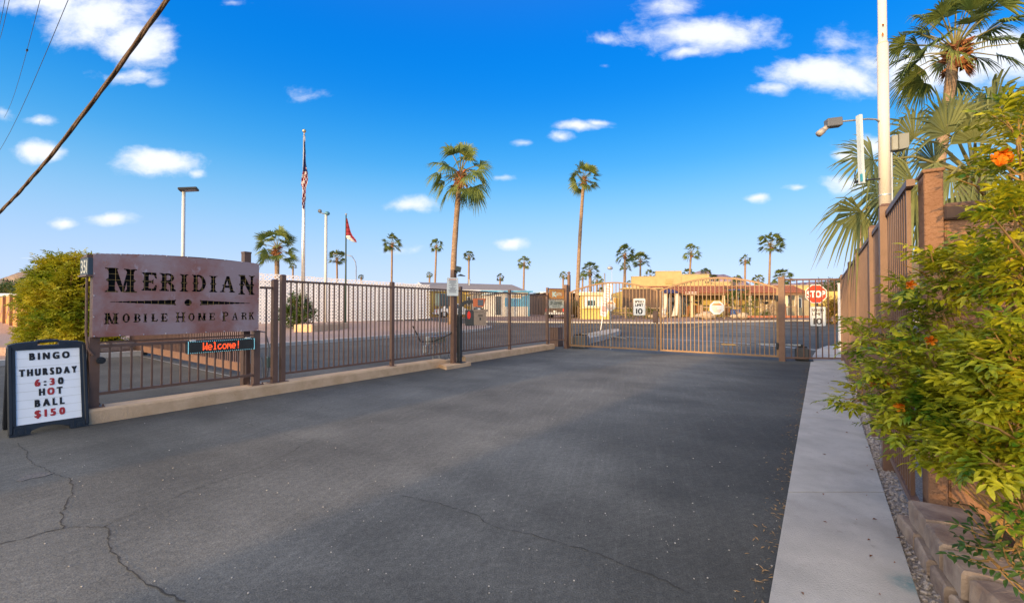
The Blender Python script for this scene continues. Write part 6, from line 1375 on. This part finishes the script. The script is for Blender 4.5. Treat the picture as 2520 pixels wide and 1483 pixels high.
for (x, y, Y) in ((2452, 388, 2.0), (2470, 378, 2.0), (2462, 398, 1.95), (2480, 392, 2.0), (2290, 838, 2.3), (2515, 1008, 1.7), (2150, 1060-120, 2.45), (2170, 935, 2.4), (2240, 700, 2.4), (2215, 1000, 2.2), (2180, 945, 2.45)):
    c = wpt(x, y, Y); mb = MB(); d = (V((-.5, -.6, .2))+rv(rd)*.5).normalized(); a = d.orthogonal().normalized(); b = d.cross(a); n = 5
    for i in range(n):
        an = 2*math.pi*i/n; o = a*math.cos(an)+b*math.sin(an); t = -a*math.sin(an)+b*math.cos(an); mb.add([c-d*.03, c+o*.006+t*.006, c+d*.008+o*.022+t*.009, c+d*.006+o*.028, c+d*.008+o*.022-t*.009, c+o*.006-t*.006], [(0, 1, 2, 3), (0, 3, 4, 5)])
    mb.build('flower', FLW, q)
POD = mat('seed_pod', (.20, .22, .03), .5, .1)
for (x, y, Y, dx_, dy_) in ((2362, 625, 2.4, -45, 45), (2530-20, 860, 1.9, -12, 50), (2440, 1270, 1.9, 6, 40), (2475, 500, 2.0, 4, 50), (2545-40, 690, 1.9, 10, 40)):
    mb = MB(); a = wpt(x, y, Y); b = wpt(x+dx_, y+dy_, Y-.03); mb.tube([a, lerp(a, b, .2), lerp(a, b, .8)+V((0, 0, -.004)), b], [.002, .005, .005, .001], 6); mb.build('seed_pod', POD, q)
q, fl = shrub('small_shrub', 'small dark green sprawling shrub spilling over the lowest block stones', 'shrub', V((2.15, 1.75, .2)), [(wpt(x, y, Y), r*Y/F, n) for x, y, Y, r, n in ((2450,1330,1.85,32,6),(2500,1340,1.75,38,8),(2440,1375,1.85,22,4),(2490,1390,1.75,34,6))], .042, LF2, TW1, False, 5, None, 0, 5, .12)
# rough stone planter edging
STN = mat('split_stone', (.20, .14, .11), .9, 0, 7, col2=(.38, .29, .22), bump=.35, bscale=70, det=9)
q = thing('stone_planter_wall', 'curved low wall of rough tan block stones along the near sidewalk edge', 'stone wall', V((2.3, 2.35, 0))); rd = random.Random(4)
path = [V((2.66, 2.92, 0)), V((2.50, 2.62, 0)), V((2.33, 2.34, 0)), V((2.20, 2.11, 0)), V((2.12, 1.90, 0)), V((2.10, 1.66, 0)), V((2.12, 1.40, 0))]
for lv in range(2):
    for a, b in zip(path, path[1:]):
        d = (b-a).normalized(); n = V((-d.y, d.x, 0)); 
        if n.x < 0: n = -n
        o = a-n*(.03*(1-lv))+d*(.11 if lv % 2 else 0)-n*.10; L_ = (b-a).length-.014; z0 = lv*.138-.03; M = frame((o.x, o.y, z0), d)
        w_ = .30; mb = MB(M); P = []
        prof = [(0, .008), (.012, 0), (.122, .002), (.135, .012)]
        for z, i_ in prof:
            for k in range(20):
                t = k/20*4; e = int(t); f = t-e; x, y = ((f*L_, 0), (L_, f*w_), (L_-f*L_, w_), (0, w_-f*w_))[e]
                x = min(max(x, i_+.008), L_-i_-.008); y = min(max(y, i_), w_-i_); j = .005
                P.append((x+rd.uniform(-j, j), (y+rd.uniform(-j, j)), z+rd.uniform(-.003, .003)))
        fs = [(r*20+k, r*20+(k+1) % 20, r*20+20+(k+1) % 20, r*20+20+k) for r in range(3) for k in range(20)]+[tuple(60+k for k in range(20))]
        P = [(x, y if (M.to_3x3() @ V((0, 1, 0))).dot(n) > 0 else -y, z) for x, y, z in P]
        mb.add(P, fs); mb.build('stone', STN, q)
mb = MB(); mb.add([(2.78, 2.84, .13), (2.55, 2.45, .13), (2.36, 2.05, .13), (2.28, 1.7, .13), (2.28, 1.2, .13), (4, 1.2, .14), (4, 2.0, .14), (2.8, 2.85, .14)], [tuple(range(7))]); struct('planter_soil', mb, mat('dark_soil', (.07, .045, .03), 1, .3, 20, bump=1))
# left leafy shrub and others
c0 = V((-15.4, 15.6, 0)); LF3 = mat('feathery_leaf', (.13, .22, .012), .5, 0, 1.1, col2=(.55, .46, .02), trans=.35, thr=(.35, .65), det=8)
def gb(px, py, Y, r, n): return (W(px, py, Y), (r*Y/F, r*Y/F, r*Y/F*.9), n)
shrub('leafy_shrub', 'large round feathery yellow green shrub left of the rusted sign', 'shrub', G(150, 872), [gb(*a) for a in ((150,680,15,35,60),(200,672,15,30,45),(120,700,15,32,55),(180,715,14.6,45,70),(225,700,15,35,50),(100,735,15,30,50),(130,745,14.5,45,80),(200,765,14.4,45,80),(245,750,15,35,50),(108,780,14.8,30,50),(150,800,14.3,45,80),(215,815,14.3,40,60),(100,815,14.8,24,35),(110,838,14.2,35,50),(175,850,14,40,60),(235,850,14.5,30,40),(165,662,15,14,14),(128,668,15,14,14))], .13, LF3, TW1, True, 8, None, 0, 4, .38)
shrub('garden_shrub', 'small pale weedy shrub in the stone planter beneath the rusted sign', 'shrub', G(270, 866)+V((0, 0, .3)), [gb(270, 842, 15.5, 22, 30), gb(300, 848, 15.5, 18, 22), gb(235, 855, 15, 20, 20)], .10, LF2, TW1, False, 9, None, 0, 5, .3)
p = G(735, 812); shrub('garden_shrub', 'dark green upright bush between the fence and silver flagpole', 'shrub', p, [gb(*a) for a in ((732,758,p.y,28,90),(715,775,p.y,22,60),(750,778,p.y,22,60),(735,795,p.y,24,60),(735,742,p.y,14,30))], .22, LF2, TW1, False, 10, None, 0, 5, .5)
p = gp(2053, 36); shrub('hedge', 'rounded yellow orange hedge beside the low building right of the STOP sign', 'hedge', p, [gb(*a) for a in ((2040,757,36,22,60),(2062,757,36,22,60),(2035,780,36,20,50),(2060,782,36,22,60),(2085,770,36,24,50))], .2, mat('hedge_leaf', (.07, .09, .015), .6, 0, 1.5, col2=(.30, .17, .02), trans=.2), TW1, False, 11, None, 0, 5, .5)
p = onB(1817, -6.2, 0); shrub('young_tree', 'young thin leafed desert tree in front of the two patio heaters', 'tree', p, [(p+V((x, 0, z)), (r, r*.6, r), n) for x, z, r, n in ((0,2.9,.4,6),(-.5,2.2,.5,7),(.4,2.0,.5,7),(-.9,1.7,.4,5),(.9,1.5,.4,5),(0,1.4,.5,5))], .14, LF2, TW1, True, 13, None, 0, 4, .45)
for i, (px, r, l) in enumerate(((1768, .5, 'low golden desert shrub left of the young tree'), (1845, .6, 'spiky golden desert shrub right of the young tree'), (1560, .6, 'green plant at the left end of the brown screen wall'), (1592, .55, 'green plant in the middle of the brown screen wall'), (1885, .3, 'small dark shrub behind the edging near the right hinge post'))):
    p = onB(px, -6.3, 0); shrub('garden_shrub', l, 'shrub', p, [(p+V((0, 0, r*.6)), (r, r*.6, r*.7), 34)], .16, LF2 if i in (2, 3, 4) else mat('golden_leaf', (.20, .20, .03), .6, 0, 2, col2=(.35, .30, .05), trans=.2), TW1, False, 20+i, 'desert shrubs before the clubhouse', 0, 4, r*.7)
# far desert trees and low buildings closing the horizon
p = gp(30, 75); 
for i, (px, Y, h, l) in enumerate(((8, 70, 4.6, 'dark rounded tree behind the trailer at the far left'), (38, 78, 5.0, 'olive rounded tree under the hill at the far left'), (2058, 60, 4.2, 'rounded tree crown behind the low tan building right of the STOP sign'), (2085, 64, 4.4, 'dark tree crown behind the corner of the brown fence'))):
    p = gp(px, Y); shrub('desert_tree', l, 'tree', p, [(p+V((dx_, 0, h*.75)), (h*.4, h*.3, h*.25), 60) for dx_ in (-h*.35, 0, h*.35)], .35, LF2, TW1, False, 30+i, 'desert trees beyond the park', 0, 4, 1.0)
# ================================================================ ACROSS THE STREET (unseen houses added behind the camera, sized to shade the driveway)
Lh = V((math.sin(SUN_AZ), math.cos(SUN_AZ), 0)); Nh = V((Lh.y, -Lh.x, 0))
def far_occluder(label, n0, n1, s_, h, wm):
    a = Nh*n0+Lh*s_; M = frame((a.x, a.y, 0), Nh); l = n1-n0; q = thing('occluder', label, 'added shade house', a); 
    mb = MB(M); mb.box(0, -8, 0, l, 0, h*.72); mb.build('wall', wm, q); mb = MB(M)
    mb.add([(-.4, .5, h*.72), (l+.4, .5, h*.72), (l+.4, -4, h), (-.4, -4, h), (-.4, -8.5, h*.72), (l+.4, -8.5, h*.72)], [(0, 1, 2, 3), (3, 2, 5, 4), (0, 3, 4), (1, 5, 2)]); mb.build('roof', SHG, q)
    for k in range(int(l/4)):
        x = 1.5+k*4; homewin2 = MB(M); homewin2.box(x, .003, 1.0, x+1.5, .02, 2.2); w_ = homewin2.build('window', GLS, q); mb = MB(M); mb.box(x-.08, .003, .9, x+1.58, .03, .99); mb.build('sill', WHT, w_)
far_occluder('cream bungalow with a grey roof added unseen across the street for shade', -9.4, -5.35, -22, 6.3, TANW)
far_occluder('long low cream bungalow added unseen across the street for shade on the left', -34, -9.9, -22, 3.2, TANW)
far_occluder('low tan bungalow with a grey roof added unseen across the street for shade on the right', .07, 22, -22, 3.5, YW)
far_occluder('narrow yellow house with a grey roof added unseen for shade between two taller houses', -.9, .05, -22, 5.0, YW)
far_occluder('taller tan garage block added unseen across the street for shade', -2.95, -.95, -22, 6.3, TANW)
